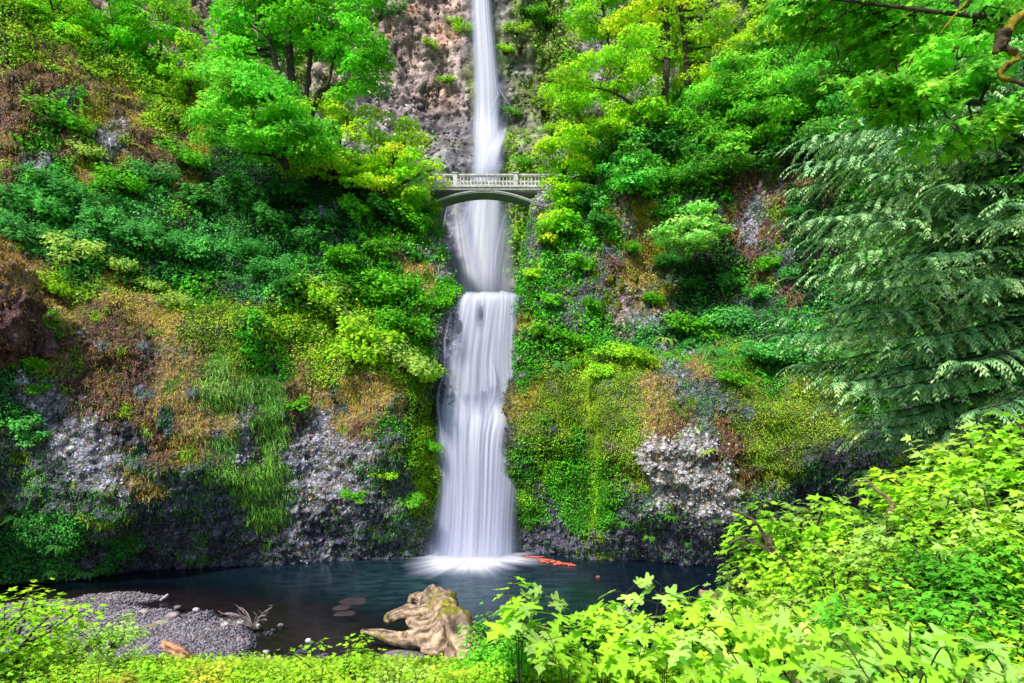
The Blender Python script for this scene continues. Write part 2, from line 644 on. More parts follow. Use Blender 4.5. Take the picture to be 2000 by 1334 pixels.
def roughen(S, amp=1.0, knob=.34):
    n = surf_normals(S)
    P = S.reshape(-1, 3)
    z = zone(P, .8)
    big = fbm(P * .16, 4, 3) * 1.5
    led = fbm(P * np.array([.22, .22, .9]), 3, 9) * .55
    f1, f2, cid = worley(P * np.array([1.15, 1.15, 1.0]), 21)
    kn = (cid - .5) * 1.0 + (f2 - f1) * .55
    g1, g2, gid = worley(P * np.array([2.6, 2.6, 2.3]), 31)
    kn2 = (gid - .5) * .55 + (g2 - g1) * .4
    rockiness = np.isin(z, [ZC.index(c) for c in '.gwbsp']).astype(float)
    d = amp * (big + led + knob * (.35 + .65 * rockiness) * (kn + kn2))
    Q = P + n.reshape(-1, 3) * d[:, None]
    base = ZBASE[z].copy()
    h1, h2, hid = worley(P * np.array([4.6, 4.6, 4.0]), 37)
    d = d + amp * knob * .30 * ((hid - .5) + (h2 - h1) * .8) * (.25 + .75 * rockiness)
    Q = P + n.reshape(-1, 3) * d[:, None]
    base *= (.35 + .75 * gid + .6 * hid)[:, None]
    base *= np.clip(.25 + 2.6 * (g2 - g1), .22, 1.2)[:, None] ** .8
    base *= (1 + .35 * fbm(P * .5, 3, 77))[:, None]
    return Q.reshape(S.shape), base


def col(px, pys, ds, dx=None):
    dx = dx or [0] * len(pys)
    return [(px + k, a, b) for a, b, k in zip(pys, ds, dx)]


LEFT = [
    col(-520, [1330, 1235, 1000, 850, 650, 520, 400, 300, 100, -260, -240], [31, 32, 31, 32, 33, 36, 40, 44, 48, 58, 80]),
    col(-220, [1260, 1190, 1000, 850, 680, 560, 440, 340, 140, -160, -140], [35.7, 35.7, 34.5, 35.5, 36, 38.5, 42, 45, 49, 57, 80]),
    col(-10, [1215, 1160, 1000, 850, 720, 610, 470, 380, 170, -70, -50], [40.4, 40.0, 38.6, 38.6, 38.3, 39.5, 44, 46, 49, 56, 80]),
    col(80, [1208, 1152, 1000, 850, 700, 600, 470, 380, 180, 0, 30], [41.2, 40.8, 39.4, 39.8, 40, 42.5, 45.5, 47.5, 50.5, 56.5, 80]),
    col(200, [1195, 1138, 1000, 850, 670, 575, 465, 375, 200, 60, 90], [42.4, 42.0, 40.6, 41.2, 41.9, 44.2, 47.5, 50, 53, 58, 80]),
    col(300, [1180, 1125, 980, 840, 660, 560, 450, 370, 250, 125, 160], [43.6, 43.4, 42.1, 42.8, 43.7, 46.3, 49.5, 52, 54, 60, 80]),
    col(450, [1168, 1112, 970, 840, 645, 560, 470, 400, 320, 220, 250], [44.6, 44.6, 43.6, 44.4, 45.4, 48, 50.5, 53, 55, 60, 80]),
    col(600, [1155, 1100, 960, 820, 690, 580, 500, 430, 370, 300, 330], [46.4, 46.4, 45.3, 46.0, 46.8, 49, 51, 53, 55, 59, 80]),
    col(730, [1145, 1092, 950, 820, 700, 600, 520, 450, 400, 340, 360], [47.7, 47.7, 46.8, 47.2, 47.8, 50, 52, 54, 56, 59, 80]),
    col(795, [1142, 1088, 950, 820, 705, 610, 530, 470, 420, 385, 400], [48.3, 48.3, 47.6, 47.9, 48.4, 50.2, 52.2, 54, 56, 58.5, 80]),
    col(835, [1140, 1087, 950, 830, 720, 622, 552, 490, 437, 394, 402], [49.6, 49.6, 49.4, 49.4, 49.9, 51.2, 53.4, 55, 57, 58.8, 80],
        [0, 0, 4, 12, 20, 42, 42, 28, 14, 4, 0]),
    col(850, [1130, 1080, 950, 830, 720, 622, 552, 490, 437, 396, 404], [53, 53, 53, 53, 53.5, 54.5, 57, 59, 60.5, 62, 82],
        [40, 40, 40, 30, 26, 22, 22, 12, 4, -6, -10]),
    col(850, [1130, 1080, 950, 830, 720, 622, 552, 490, 437, 396, 404], [62, 62, 62, 62, 62, 68, 70, 71, 72, 74, 90],
        [0, 0, 0, 0, 0, -6, -10, -20, -30, -40, -50]),
]
RIGHT = [
    col(1075, [1130, 1080, 950, 830, 720, 622, 552, 500, 437, 396, 404], [62, 62, 62, 62, 62, 68, 70, 71, 72, 74, 90]),
    col(1000, [1130, 1080, 950, 830, 720, 622, 560, 500, 437, 396, 404], [53, 53, 53, 53, 53.5, 55, 57.5, 59, 60.5, 62, 82],
        [-10, -10, -10, 0, 8, 20, 30, 42, 56, 62, 80]),
    col(1008, [1136, 1083, 950, 830, 720, 622, 560, 500, 435, 392, 400], [49.8, 49.8, 49.6, 49.6, 50, 50.8, 52.4, 54.5, 57, 58.8, 82],
        [-2, -2, 2, 6, 10, 6, 12, 22, 36, 50, 60]),
    col(1080, [1140, 1087, 950, 830, 730, 640, 560, 490, 415, 355, 365], [48.6, 48.6, 48.6, 48.7, 49.2, 50, 51.6, 53.4, 55.5, 58.5, 82]),
    col(1150, [1143, 1091, 950, 840, 740, 650, 560, 480, 400, 320, 330], [47.8, 47.8, 47.6, 47.6, 48.1, 49.3, 51, 52.3, 54, 58, 82]),
    col(1178, [1148, 1094, 955, 845, 730, 670, 590, 490, 370, 270, 280], [47.2, 47.2, 45.8, 45.7, 46.6, 48.5, 50.4, 51.3, 52.8, 57.5, 82]),
    col(1300, [1155, 1101, 965, 850, 725, 680, 600, 500, 340, 220, 230], [46.3, 46.3, 44.8, 44.9, 45.8, 48, 50, 50.7, 52, 57, 82]),
    col(1450, [1165, 1110, 985, 860, 720, 670, 600, 480, 300, 140, 150], [44.9, 44.9, 44.0, 43.3, 44.2, 46.3, 48.5, 49.3, 51, 57, 82]),
    col(1600, [1175, 1118, 995, 870, 730, 660, 600, 450, 260, 60, 80], [43.8, 43.8, 44.0, 41.9, 42.6, 44.5, 46.3, 47.5, 49, 56, 82]),
    col(1800, [1210, 1150, 1010, 900, 760, 680, 600, 420, 230, -20, 0], [39.8, 39.8, 40.6, 39.4, 39.9, 41.5, 43, 44.5, 47, 55, 82]),
    col(2020, [1265, 1200, 1010, 900, 780, 690, 600, 400, 200, -90, -70], [34.8, 34.8, 36.2, 35.6, 36.4, 38, 40, 42, 45, 54, 82]),
    col(2520, [1400, 1330, 1050, 950, 800, 700, 580, 380, 160, -220, -200], [27, 27, 29, 28.5, 30, 32, 35, 38, 42, 52, 82]),
]


def bulge(cols, xs, amt):
    out = []
    for c in cols:
        k = float(np.interp(c[1][0], xs, amt))
        c = list(c)
        for r, dd in ((0, .5), (1, .4), (2, -1.5), (3, -2.1), (4, -1.0)):
            px, py, dp = c[r]
            c[r] = (px, py, dp + dd * k)
        out.append(c)
    return out


LEFT = bulge(LEFT, [-200, 80, 320, 470, 590, 715, 800, 836], [.3, .5, 1.0, .8, -.35, .75, .6, .1])
RIGHT = bulge(RIGHT, [1080, 1150, 1178, 1300, 1450, 1600, 1800], [.3, -.1, .7, 1.1, .9, .6, .3])
SURF = {}


def build_cliff(key, name, cols, nu, nv, label_kind='structure', amp=1.0, mat=None, knob=.34):
    S0 = net_surface(cols, nu, nv)
    S, base = roughen(S0, amp, knob)
    o = obj(name, make_mesh(name, S.reshape(-1, 3), grid_faces(nu, nv), base, True), mat or M['rock'])
    tag(o, None, None, kind=label_kind)
    SURF[key] = S
    return o


build_cliff('left', 'cliff', LEFT, 560, 470)
build_cliff('right', 'cliff', RIGHT, 500, 470)
# rock step behind the lower fall
STEP = [col(800, [1130, 1085, 960, 860, 795, 700, 620, 590, 579], [50.9, 50.9, 50.8, 50.6, 50.2, 51.3, 51.5, 51.9, 53.3]),
        col(880, [1130, 1085, 960, 860, 795, 700, 620, 590, 579], [50.7, 50.7, 50.6, 50.3, 49.9, 51.2, 51.4, 51.8, 53.3]),
        col(960, [1130, 1085, 960, 860, 795, 700, 620, 590, 579], [50.7, 50.7, 50.6, 50.3, 49.9, 51.2, 51.4, 51.8, 53.3]),
        col(1050, [1130, 1085, 960, 860, 795, 700, 620, 590, 579], [50.9, 50.9, 50.8, 50.6, 50.2, 51.3, 51.5, 51.9, 53.3])]
build_cliff('step', 'cliff', STEP, 90, 160, amp=.22, knob=.9)


# dark reddish outcrop standing proud of the slope at the far left
def outcrop():
    nu, nv = 150, 110
    u, v = np.meshgrid(np.linspace(-math.pi * .98, math.pi * .02, nu), np.linspace(.03, math.pi - .1, nv), indexing='ij')
    n = np.stack([np.cos(u) * np.sin(v), np.sin(u) * np.sin(v), np.cos(v)], -1).reshape(-1, 3)
    c = at(-45, 610, 38.6)
    sq = np.sign(n) * np.abs(n) ** .8
    P = c + sq * np.array([4.2, 3.4, 4.9])
    P[:, 2] -= np.clip(P[:, 0] - c[0], 0, 9) ** 1.6 * .16 * (n[:, 2] > -.2)
    f1, f2, cid = worley(P * 1.1, 71)
    g1, g2, gid = worley(P * 2.4, 73)
    P = P + n * (fbm(P * .35, 4, 3) * 1.2 + (cid - .5) * .5 + (f2 - f1) * .3 + (gid - .5) * .25)[:, None]
    colr = np.array([.20, .095, .09]) * (.45 + 1.0 * gid)[:, None] * (1 + .6 * fbm(P * .7, 3, 5))[:, None]
    tan = (sstep(.30, .62, n[:, 2] + .25 * fbm(P * .8, 3, 9)))[:, None]
    colr = colr * (1 - tan) + np.array([.50, .33, .16]) * tan * (.7 + .6 * cid)[:, None]
    o = obj('cliff', make_mesh('outcrop', P, grid_faces(nu, nv), colr, True), M['rock'])
    tag(o, None, None, kind='structure')
    k = rng.choice(len(P), 9000, p=None)
    Q = P[k] + rng.uniform(-.08, .08, (9000, 3))
    nn = n[k]
    up = nn[:, 2] + .25 * fbm(Q * .8, 3, 9) > .28
    keep = up | (rng.uniform(0, 1, 9000) < .3)
    Q, nn, up = Q[keep], nn[keep], up[keep]
    C = np.where(up[:, None], np.array([.24, .20, .06]), np.array([.22, .15, .07])) * rng.uniform(.35, 1.4, (len(Q), 1))
    L = rng.uniform(.15, .42, len(Q))
    tip = unit(nn * .6 + rng.normal(0, .35, Q.shape) + np.array([0, 0, 1.0]) * np.where(up, .6, -1)[:, None])
    vv, ff, cc = leaf_quads(Q, tip, unit(nn + rng.normal(0, .3, Q.shape)), L, .045, C)
    o = obj('dry_grass', make_mesh('dry_grass', vv, ff, cc), M['grass'])
    tag(o, 'dry tan grass and moss growing on the reddish outcrop at the left edge', 'dry grass', kind='stuff')


outcrop()


# far cliff wall behind the upper fall
def back_y(x, z):
    y = np.interp(z, [10, 21, 27, 34, 42, 47, 51, 60, 75, 100, 135], [73, 74, 75.5, 77.5, 79.5, 81.5, 84.5, 85.5, 87.5, 92, 100])
    dx = x + 4.0
    y = y - 0.0040 * np.maximum(np.abs(dx) - 14, 0) ** 2
    y = y - 2.6 * np.exp(-((x + 9.0) / 3.2) ** 2 - ((z - 43) / 5) ** 2)          # rounded shoulders at the foot of the upper fall
    y = y - 3.0 * np.exp(-((x - 3.2) / 3.4) ** 2 - ((z - 43) / 6) ** 2)
    return y


nx, nz = 520, 430
X, Z = np.meshgrid(np.linspace(-105, 105, nx), np.linspace(10, 128, nz), indexing='ij')
Yb = back_y(X, Z)
Pb = np.stack([X, Yb, Z], -1).reshape(-1, 3)
near = np.exp(-((Pb[:, 0] + 4.2) / 3.2) ** 2)
colm = worley(Pb * np.array([.55, .1, .13]), 61)
big = fbm(Pb * .09, 5, 13) * 3.2 + fbm(Pb * np.array([.18, .18, .6]), 3, 15) * 1.3 + (colm[2] - .5) * 1.5 + (colm[1] - colm[0]) * .8
big = big + fbm(Pb * np.array([.75, .75, .45]), 4, 23) * .8
c2 = worley(Pb * np.array([1.0, .3, .42]), 67)
big = big + (c2[2] - .5) * .55 + (c2[1] - c2[0]) * .4
smooth_sh = np.clip(np.exp(-((Pb[:, 0] + 9) / 3) ** 2 - ((Pb[:, 2] - 43) / 5) ** 2) + np.exp(-((Pb[:, 0] - 3.2) / 3.2) ** 2 - ((Pb[:, 2] - 43) / 6) ** 2), 0, 1)
d = big * (1 - .85 * np.clip(near + smooth_sh, 0, 1))
Pb2 = Pb.copy()
Pb2[:, 1] -= d
zb = zone(Pb2, 1.2)
base = ZBASE[zb]
pxb, pyb = proj(Pb2)
# pinkish-tan columnar basalt left of the fall, greyer low down, mossy green-grey right of it
t = sstep(330, 60, pyb + 80 * fbm(Pb * .08, 3, 4)) * sstep(940, 880, pxb)
t2 = sstep(960, 1020, pxb)
rock = np.array([.34, .32, .38]) * (1 - t)[:, None] + np.array([.60, .45, .38]) * t[:, None]
rock = rock * (1 - t2)[:, None] + np.array([.37, .34, .33]) * t2[:, None]
mossy = sstep(.0, .35, fbm(Pb * np.array([.16, .16, .09]), 4, 91) + .25 * t2 - .25 * t + .3 * near)
rock = rock * (1 - .75 * mossy)[:, None] + np.array([.20, .29, .03]) * (.75 * mossy)[:, None]
stain = sstep(.1, .4, fbm(Pb * np.array([.3, .3, .08]), 4, 99))
rock = rock * (1 - .45 * stain[:, None])
orange = sstep(.18, .4, fbm(Pb * .22, 3, 131)) * t
rock = rock + orange[:, None] * np.array([.18, .05, -.03])
rock = rock * (1 - .6 * smooth_sh)[:, None] + np.array([.33, .33, .27]) * (.6 * smooth_sh)[:, None]
rock *= np.clip(.45 + 1.8 * (c2[1] - c2[0]), .4, 1.1)[:, None] * (.75 + .6 * c2[2])[:, None]
base = rock
SURF['back'] = Pb2.reshape(nx, nz, 3)
o = obj('cliff', make_mesh('back_cliff', Pb2, grid_faces(nx, nz), base, True), M['farrock'])
tag(o, None, None, kind='structure')


# ------------------------------------------------------------------ ground: banks, gravel bar, pool bed in one sheet, plus land out to the horizon
def bank_z(x, y):
    shore = 27 + 14 * sstep(11, 20, x) + 6 * sstep(-20, -34, x)
    s = np.clip((shore - y) / (shore - 3), 0, 1.25)
    return 9.3 * s ** .85 + 2.0 * sstep(4, 14, x) * np.clip(s * 2, 0, 1)


BARS = [(160, 1238, 285, 50, .5), (120, 1215, 170, 34, .5), (235, 1168, 70, 7, .3), (110, 1190, 120, 16, .35), (345, 1262, 100, 40, .4), (170, 1330, 280, 60, .7), (790, 1300, 60, 32, .4),
        (600, 1370, 300, 80, .6)]


def bed_z(x, y):
    px = CX + x * F / np.maximum(y, 1)
    py = HY + CZ * F / np.maximum(y, 1)
    dist = np.hypot((px - 1180) / 700, (py - 1110) / 120)
    b = -.75 - 1.0 * np.clip(1.2 - dist, 0, 1)
    b = np.where(y > 60, -2, b)
    w = .12 * fbm(np.stack([x * .8, y * .8, 0 * x], -1).reshape(-1, 3), 3, 8).reshape(np.shape(x))
    e = np.full(np.shape(x), -9.0)
    for cx, cy, rx, ry, h in BARS:
        q = ((px - cx) / rx) ** 2 + ((py - cy) / ry) ** 2
        e = np.maximum(e, h * (1 - q))
    e = np.maximum(e, -3)
    k = np.where(e > 0, e * .9, e * .35)
    return np.maximum(b, k) + w


gx, gy = 520, 330
X, Y = np.meshgrid(np.linspace(-62, 62, gx), np.linspace(-12, 62, gy), indexing='ij')
BZ = bed_z(X, Y)
BK = bank_z(X, Y)
Zg = np.where(BK > .02, np.maximum(BZ, BK), BZ)
Pg = np.stack([X, Y, Zg], -1).reshape(-1, 3)
Pg[:, 2] += (BK.ravel() > .3) * .25 * fbm(Pg * .6, 3, 2)
wet = sstep(.12, -.1, Pg[:, 2])
f1, f2, cid = worley(Pg * np.array([3, 3, 3]), 8)
cgv = np.array([.40, .36, .38]) * (1 - wet)[:, None] + np.array([.085, .040, .032]) * wet[:, None]
cgv *= (.5 + .9 * cid)[:, None]
soil = (sstep(.5, 1.4, Pg[:, 2]))[:, None]
cgv = cgv * (1 - soil) + np.array([.05, .05, .025]) * soil
g = obj('ground', make_mesh('ground', Pg, grid_faces(gx, gy), cgv, True), M['gravel'])
tag(g, None, None, kind='structure')
SURF['ground'] = Pg.reshape(gx, gy, 3)
tx = np.linspace(-1500, 1500, 61)
TX, TY = np.meshgrid(tx, tx, indexing='ij')
TZ = -2.6 + 0 * TX + 120 * sstep(130, 600, np.hypot(TX, TY - 20)) * (TY > 60) + 9 * (TY < -14)
tl = obj('terrain', make_mesh('terrain', np.stack([TX, TY, TZ], -1).reshape(-1, 3), grid_faces(61, 61), np.tile([.04, .07, .025], (61 * 61, 1)), True), M['gravel'])
tag(tl, None, None, kind='structure')

# pool water
wx, wy = 240, 220
X, Y = np.meshgrid(np.linspace(-60, 60, wx), np.linspace(14, 58, wy), indexing='ij')
depth = -np.minimum(bed_z(X, Y), 0).ravel()
pxw = CX + X * F / Y
pyw = HY + CZ * F / Y
shallow = np.exp(-((pxw - 560) / 330) ** 2 - ((pyw - 1265) / 75) ** 2).ravel()
deep = np.clip(sstep(.05, 1.1, depth) * (1 - .9 * shallow), 0, .97)
churn = (np.exp(-((pxw - 900) / 300) ** 2 - ((pyw - 1150) / 65) ** 2) * sstep(1330, 1050, pxw)).ravel()
wp = obj('pool_water', make_mesh('pool', np.stack([X, Y, 0 * X], -1).reshape(-1, 3), grid_faces(wx, wy), None, True, {'deep': deep, 'churn': churn}), M['pool'])
tag(wp, None, None, kind='structure')
# stream on the step between the two falls
X, Y = np.meshgrid(np.linspace(-9.5, 5, 40), np.linspace(51.9, 76, 60), indexing='ij')
Zs = 21.05 + .08 * fbm(np.stack([X, Y, 0 * X], -1).reshape(-1, 3), 2, 3).reshape(X.shape)
us = obj('stream', make_mesh('stream', np.stack([X, Y, Zs], -1).reshape(-1, 3), grid_faces(40, 60), None, True, {'deep': np.full(2400, .9), 'churn': np.full(2400, 1.0)}), M['pool'])
tag(us, None, None, kind='structure')

# ------------------------------------------------------------------ ray placement on the built surfaces
def bvh_of(keys):
    V, Fc, n = [], [], 0
    for k in keys:
        S = SURF[k]
        V.append(S.reshape(-1, 3))
        Fc.append(grid_faces(*S.shape[:2]) + n)
        n += S.shape[0] * S.shape[1]
    return BVHTree.FromPolygons(np.concatenate(V).tolist(), np.concatenate(Fc).tolist())


BV = bvh_of(['left', 'right', 'step', 'back', 'ground'])
EYE = Vector((0, 0, CZ))


def hit(px, py, dmax=200):
    v = Vector(((px - CX) / F, 1, (HY - py) / F)).normalized()
    p, n, i, dd = BV.ray_cast(EYE, v, 400)
    if p is None or p.y > dmax:
        return None, None
    return np.array(p), np.array(n if n.y < 0 else -n)


# ------------------------------------------------------------------ ground cover growing on the cliffs (nobody could count it)
def scatter_cover(key, name, label, dens=1.0, lsize=1.0, window=(-260, 2260), only=None, colmul=1.0, hmul=1.0):
    S = SURF[key]
    nu, nv, _ = S.shape
    nrm = surf_normals(S)
    du = np.linalg.norm(np.gradient(S, axis=0), axis=-1)
    dv = np.linalg.norm(np.gradient(S, axis=1), axis=-1)
    area = (du * dv)[:-1, :-1].ravel()
    P0 = S[:-1, :-1].reshape(-1, 3)
    px, py = proj(P0)
    vis = (px > window[0]) & (px < window[1]) & (py > -220) & (P0[:, 2] > .15)
    clumpy = np.clip(1.25 + 1.7 * fbm(P0 * .6, 4, 66), .15, 2.6)
    z0 = zone(P0, .9)
    res = []
    for what, dd in (('leaf', ZDEN), ('blade', ZBLD)):
        lowf = sstep(19, 14, P0[:, 2])
        lam = np.minimum(area, 1.0) * dd[z0] * clumpy * vis * dens * (1 + 1.3 * lowf * (what == 'leaf'))
        if only and what != only:
            continue
        cnt = rng.poisson(lam)
        idx = np.repeat(np.arange(len(cnt)), cnt)
        i, j = idx // (nv - 1), idx % (nv - 1)
        a, b = rng.uniform(0, 1, len(idx))[:, None], rng.uniform(0, 1, len(idx))[:, None]
        P = (S[i, j] * (1 - a) + S[i + 1, j] * a) * (1 - b) + (S[i, j + 1] * (1 - a) + S[i + 1, j + 1] * a) * b
        n = nrm[i, j]
        z = z0[idx]
        hgt = ZH[z] * hmul
        hn = np.clip(.5 + 1.3 * fbm(P * .55, 3, 88), .05, 1.6)
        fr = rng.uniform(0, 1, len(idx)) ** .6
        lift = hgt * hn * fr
        base = ZLEAF[z] * colmul
        lo_ = sstep(19, 14, P[:, 2])
        lift = lift * (1 - .6 * lo_)
        pxx = proj(P)[0]
        k_ = (lo_ * sstep(780, 830, pxx) * sstep(1210, 1150, pxx) * sstep(-.25, .25, fbm(P * np.array([.35, .35, .12]), 3, 12)))[:, None]
        base = base * (1 - k_) + np.array([.15, .35, .02]) * k_
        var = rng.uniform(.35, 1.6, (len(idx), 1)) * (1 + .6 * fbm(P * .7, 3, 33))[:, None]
        C = base * var * (.55 + .55 * fr)[:, None]  # inner leaves darkened: shade inside the cover put into the colour
        C[:, 0] *= rng.uniform(.75, 1.3, len(idx))
        if what == 'leaf':
            P = P + n * lift[:, None] + np.array([0, 0, .25]) * lift[:, None]
            L = ZSIZE[z] * rng.uniform(.55, 1.35, len(idx)) * lsize * (1 - .38 * lo_)
            nor = unit(n * .5 + np.array([0, 0, .8]) + rng.normal(0, .45, P.shape))
            tip = unit(n * .6 + rng.normal(0, .7, P.shape) + np.array([0, 0, -.35]))
            isy = (z == ZC.index('y')) | (z == ZC.index('m'))
            fl = isy & (rng.uniform(0, 1, len(idx)) < .03)
            C[fl] = (.75, .55, .02)
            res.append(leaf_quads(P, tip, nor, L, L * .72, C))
        else:
            dry = np.isin(z, [ZC.index(c) for c in 'btgw'])
            mixd = rng.uniform(0, 1, len(idx)) < .6
            C = np.where((dry & mixd)[:, None], np.array([.30, .21, .11]) * rng.uniform(.3, 1.2, (len(idx), 1)), C * 1.15)
            P = P + n * .05
            L = rng.uniform(.2, .6, len(idx)) * lsize * np.where(z == ZC.index('v'), 1.15, .75)
            tip = unit(n * .55 + rng.normal(0, .3, P.shape) + np.array([0, 0, -1.0]) * np.where(rng.uniform(0, 1, len(idx)) < .8, 1, -.5)[:, None])
            nor = unit(n + rng.normal(0, .2, P.shape))
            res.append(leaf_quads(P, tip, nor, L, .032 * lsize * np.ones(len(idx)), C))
    V, Fq, C, n = [], [], [], 0
    for v, f, c in res:
        V.append(v)
        Fq.append(f + n)
        C.append(c)
        n += len(v)
    V = np.concatenate(V)
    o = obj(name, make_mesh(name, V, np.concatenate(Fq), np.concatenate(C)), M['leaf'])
    tag(o, label, 'ground cover', kind='stuff')
    print('cover', key, len(V) // 4)
    return o


scatter_cover('left', 'ground_cover', 'low leafy plants, moss and dry grass covering the cliff left of the falls')
scatter_cover('right', 'ground_cover', 'low leafy plants, moss and yellow flowers covering the cliff right of the falls')


def back_cover():
    S = SURF['back']
    nu, nv, _ = S.shape
    P0 = S.reshape(-1, 3)
    px, py = proj(P0)
    m = sstep(.08, .34, fbm(P0 * np.array([.16, .16, .09]), 4, 91) + .12 * sstep(960, 1020, px) - .18 * sstep(330, 60, py) * sstep(960, 900, px))
    ledges = sstep(.1, .3, fbm(P0 * np.array([.1, .1, .35]), 3, 19))
    nearf = np.exp(-((P0[:, 0] + 4.2) / 3.4) ** 2) * (P0[:, 2] > 28)
    m = m * (.3 + .7 * ledges) * (1 - nearf)
    low = sstep(560, 400, py) * 0 + 1
    lam = .25 * 48 * m * low * ((px > 300) & (px < 1700) & (py > -60) & (py < 600)) * .35
    cnt = rng.poisson(lam * .27 / .25)
    idx = np.repeat(np.arange(len(cnt)), cnt)
    P = P0[idx] + rng.uniform(-.25, .25, (len(idx), 3))
    h = np.clip(.5 + fbm(P * .4, 2, 5), .1, 1.2)
    P[:, 1] -= rng.uniform(0, 1, len(idx)) * h * .9
    nor = unit(np.array([0, -.5, .8]) + rng.normal(0, .45, P.shape))
    tip = unit(np.array([0, -.6, -.4]) + rng.normal(0, .7, P.shape))
    C = np.array([.11, .28, .02]) * rng.uniform(.5, 1.4, (len(idx), 1)) * np.clip(.7 + .6 * h, .6, 1.3)[:, None]
    L = rng.uniform(.3, .6, len(idx))
    v, f, c = leaf_quads(P, tip, nor, L, L * .7, C)
    print('back cover', len(idx))
    o = obj('ground_cover', make_mesh('back_cover', v, f, c), M['leaf'])
    tag(o, 'patches of bright moss and small plants on the far cliff wall behind the bridge', 'ground cover', kind='stuff')


back_cover()


# angular stones and rock flakes sticking out of the bare faces
def rock_chips(key, label, per_m2, s0, s1, zs=None, cap=26000):
    S = SURF[key]
    nu, nv, _ = S.shape
    du = np.linalg.norm(np.gradient(S, axis=0), axis=-1)
    dv = np.linalg.norm(np.gradient(S, axis=1), axis=-1)
    area = (du * dv)[:-1, :-1].ravel()
    P0 = S[:-1, :-1].reshape(-1, 3)
    px, py = proj(P0)
    ok = (px > -150) & (px < 2150) & (py > -60) & (P0[:, 2] > .1) & (py < 1200)
    if zs:
        z0 = zone(P0, .9)
        ok &= np.isin(z0, [ZC.index(c) for c in zs])
    else:
        ok &= (np.abs(P0[:, 0] + 3.4) > 2.6)
    lam = np.minimum(area, .6) * per_m2 * ok * np.clip(1 + 1.6 * fbm(P0 * .9, 2, 44), 0, 3)
    cnt = rng.poisson(lam)
    idx = np.repeat(np.arange(len(cnt)), cnt)
    if len(idx) > cap:
        idx = rng.choice(idx, cap, replace=False)
    n = len(idx)
    P = P0[idx] + rng.uniform(-.1, .1, (n, 3))
    T = np.array([(1, 0, 0), (0, 1, 0), (-1, 0, 0), (0, -1, 0), (0, 0, 1), (0, 0, -1), (.62, .62, .5), (-.62, .6, -.5)], float)[:6]
    Ft = np.array([(0, 1, 4), (1, 2, 4), (2, 3, 4), (3, 0, 4), (1, 0, 5), (2, 1, 5), (3, 2, 5), (0, 3, 5)])
    A = unit(rng.normal(0, 1, (n, 3)))
    B = unit(np.cross(A, rng.normal(0, 1, (n, 3))))
    Cx = np.cross(A, B)
    Rm = np.stack([A, B, Cx], 2)
    sz = rng.uniform(s0, s1, (n, 1, 1)) ** 1 * rng.uniform(.5, 1.2, (n, 1, 3))
    V = np.einsum('nij,nkj->nki', Rm, T[None] * sz * rng.uniform(.75, 1.25, (n, 6, 1))) + P[:, None]
    Fc = (np.arange(n)[:, None, None] * 6 + Ft[None]).reshape(-1, 3)
    if zs:
        base = ZBASE[z0[idx]]
    else:
        base = BACKCOL[idx // (nv - 1) * nv + idx % (nv - 1)]
    C = np.repeat(np.clip(base * rng.uniform(.5, 1.45, (n, 1)), 0, .9), 6, 0)
    o = obj('loose_rock', make_mesh('chips', V.reshape(-1, 3), Fc, C), M['stone'])
    tag(o, label, 'loose rock', kind='stuff')
    print('chips', key, n)


rock_chips('left', 'angular knobs of dark basalt studding the cliff face left of the pool', 6, .05, .13, '.gwsb', 14000)
rock_chips('right', 'angular knobs of grey and white basalt studding the cliff face right of the pool', 7, .05, .14, '.gwsb')
BACKCOL = base
rock_chips('back', 'broken blocks of pinkish grey rock on the far cliff behind the bridge', 2.2, .15, .5, None, 15000)

# ------------------------------------------------------------------ waterfalls
def fall_sheet(name, rows, nu, nv, mat, parent, seed, yoff=0.0, fold=.12, dens=1.0, edge=.18, inset=0.0, afun=None):
    """rows: (py, pxL, pxR, depth, amount)"""
    R = curve_pts([r for r in rows], nv)
    u = np.linspace(0, 1, nu)
    V, A, UV = [], [], []
    for j in range(nv):
        py, l, r, dd, am = R[j]
        l, r = l + (r - l) * inset, r - (r - l) * inset
        for i in range(nu):
            uu = u[i]
            p = at(l + (r - l) * uu, py, dd)
            V.append(p)
            e = sstep(0, edge, uu) * sstep(1, 1 - edge, uu)
            A.append(e * max(am, 0) * dens)
            UV.append((uu + seed, j / nv * (R[-1][0] - R[0][0]) / 300 + seed))
    V = np.array(V)
    A = np.array(A)
    UV = np.array(UV)
    q = np.stack([UV[:, 0] * 16, UV[:, 1] * 1.1, np.full(len(V), seed)], 1)
    V[:, 1] += yoff + fold * fbm(q, 3, int(seed * 10) + 3) + .25 * fold * fbm(q * np.array([3, 1.5, 1]), 2, 71)
    V[:, 2] += .22 * fbm(V * np.array([1.3, 0, 0]) + 5, 3, 5) * np.exp(-((proj(V)[1] - 574) / 16) ** 2) * (V[:, 1] < 60)
    if afun is not None:
        px, py = proj(V)
        A = A * afun(px, py)
    F4 = np.array([(j * nu + i, j * nu + i + 1, (j + 1) * nu + i + 1, (j + 1) * nu + i) for j in range(nv - 1) for i in range(nu - 1)])
    return obj(name, make_mesh(name, V, F4, None, True, {'A': np.clip(A, 0, 1)}, UV), mat, parent)


lw_loc = at(925, 1088, 48.9)
LW = empty('waterfall', (0, 0, 0), 'wide white lower waterfall spilling over the rock step into the dark pool', 'waterfall')
low_rows = [(571, 899, 1014, 52.8, .6), (578, 893, 1019, 51.7, 1.0), (592, 887, 1022, 51.1, .95), (640, 877, 1021, 50.7, .82), (700, 864, 1021, 50.4, .80), (760, 857, 1026, 50.1, .86),
            (800, 851, 1025, 49.8, .98), (850, 849, 1022, 49.3, 1), (930, 846, 1020, 49.0, .95), (1020, 842, 1014, 48.8, .88), (1094, 830, 1014, 48.6, .95)]


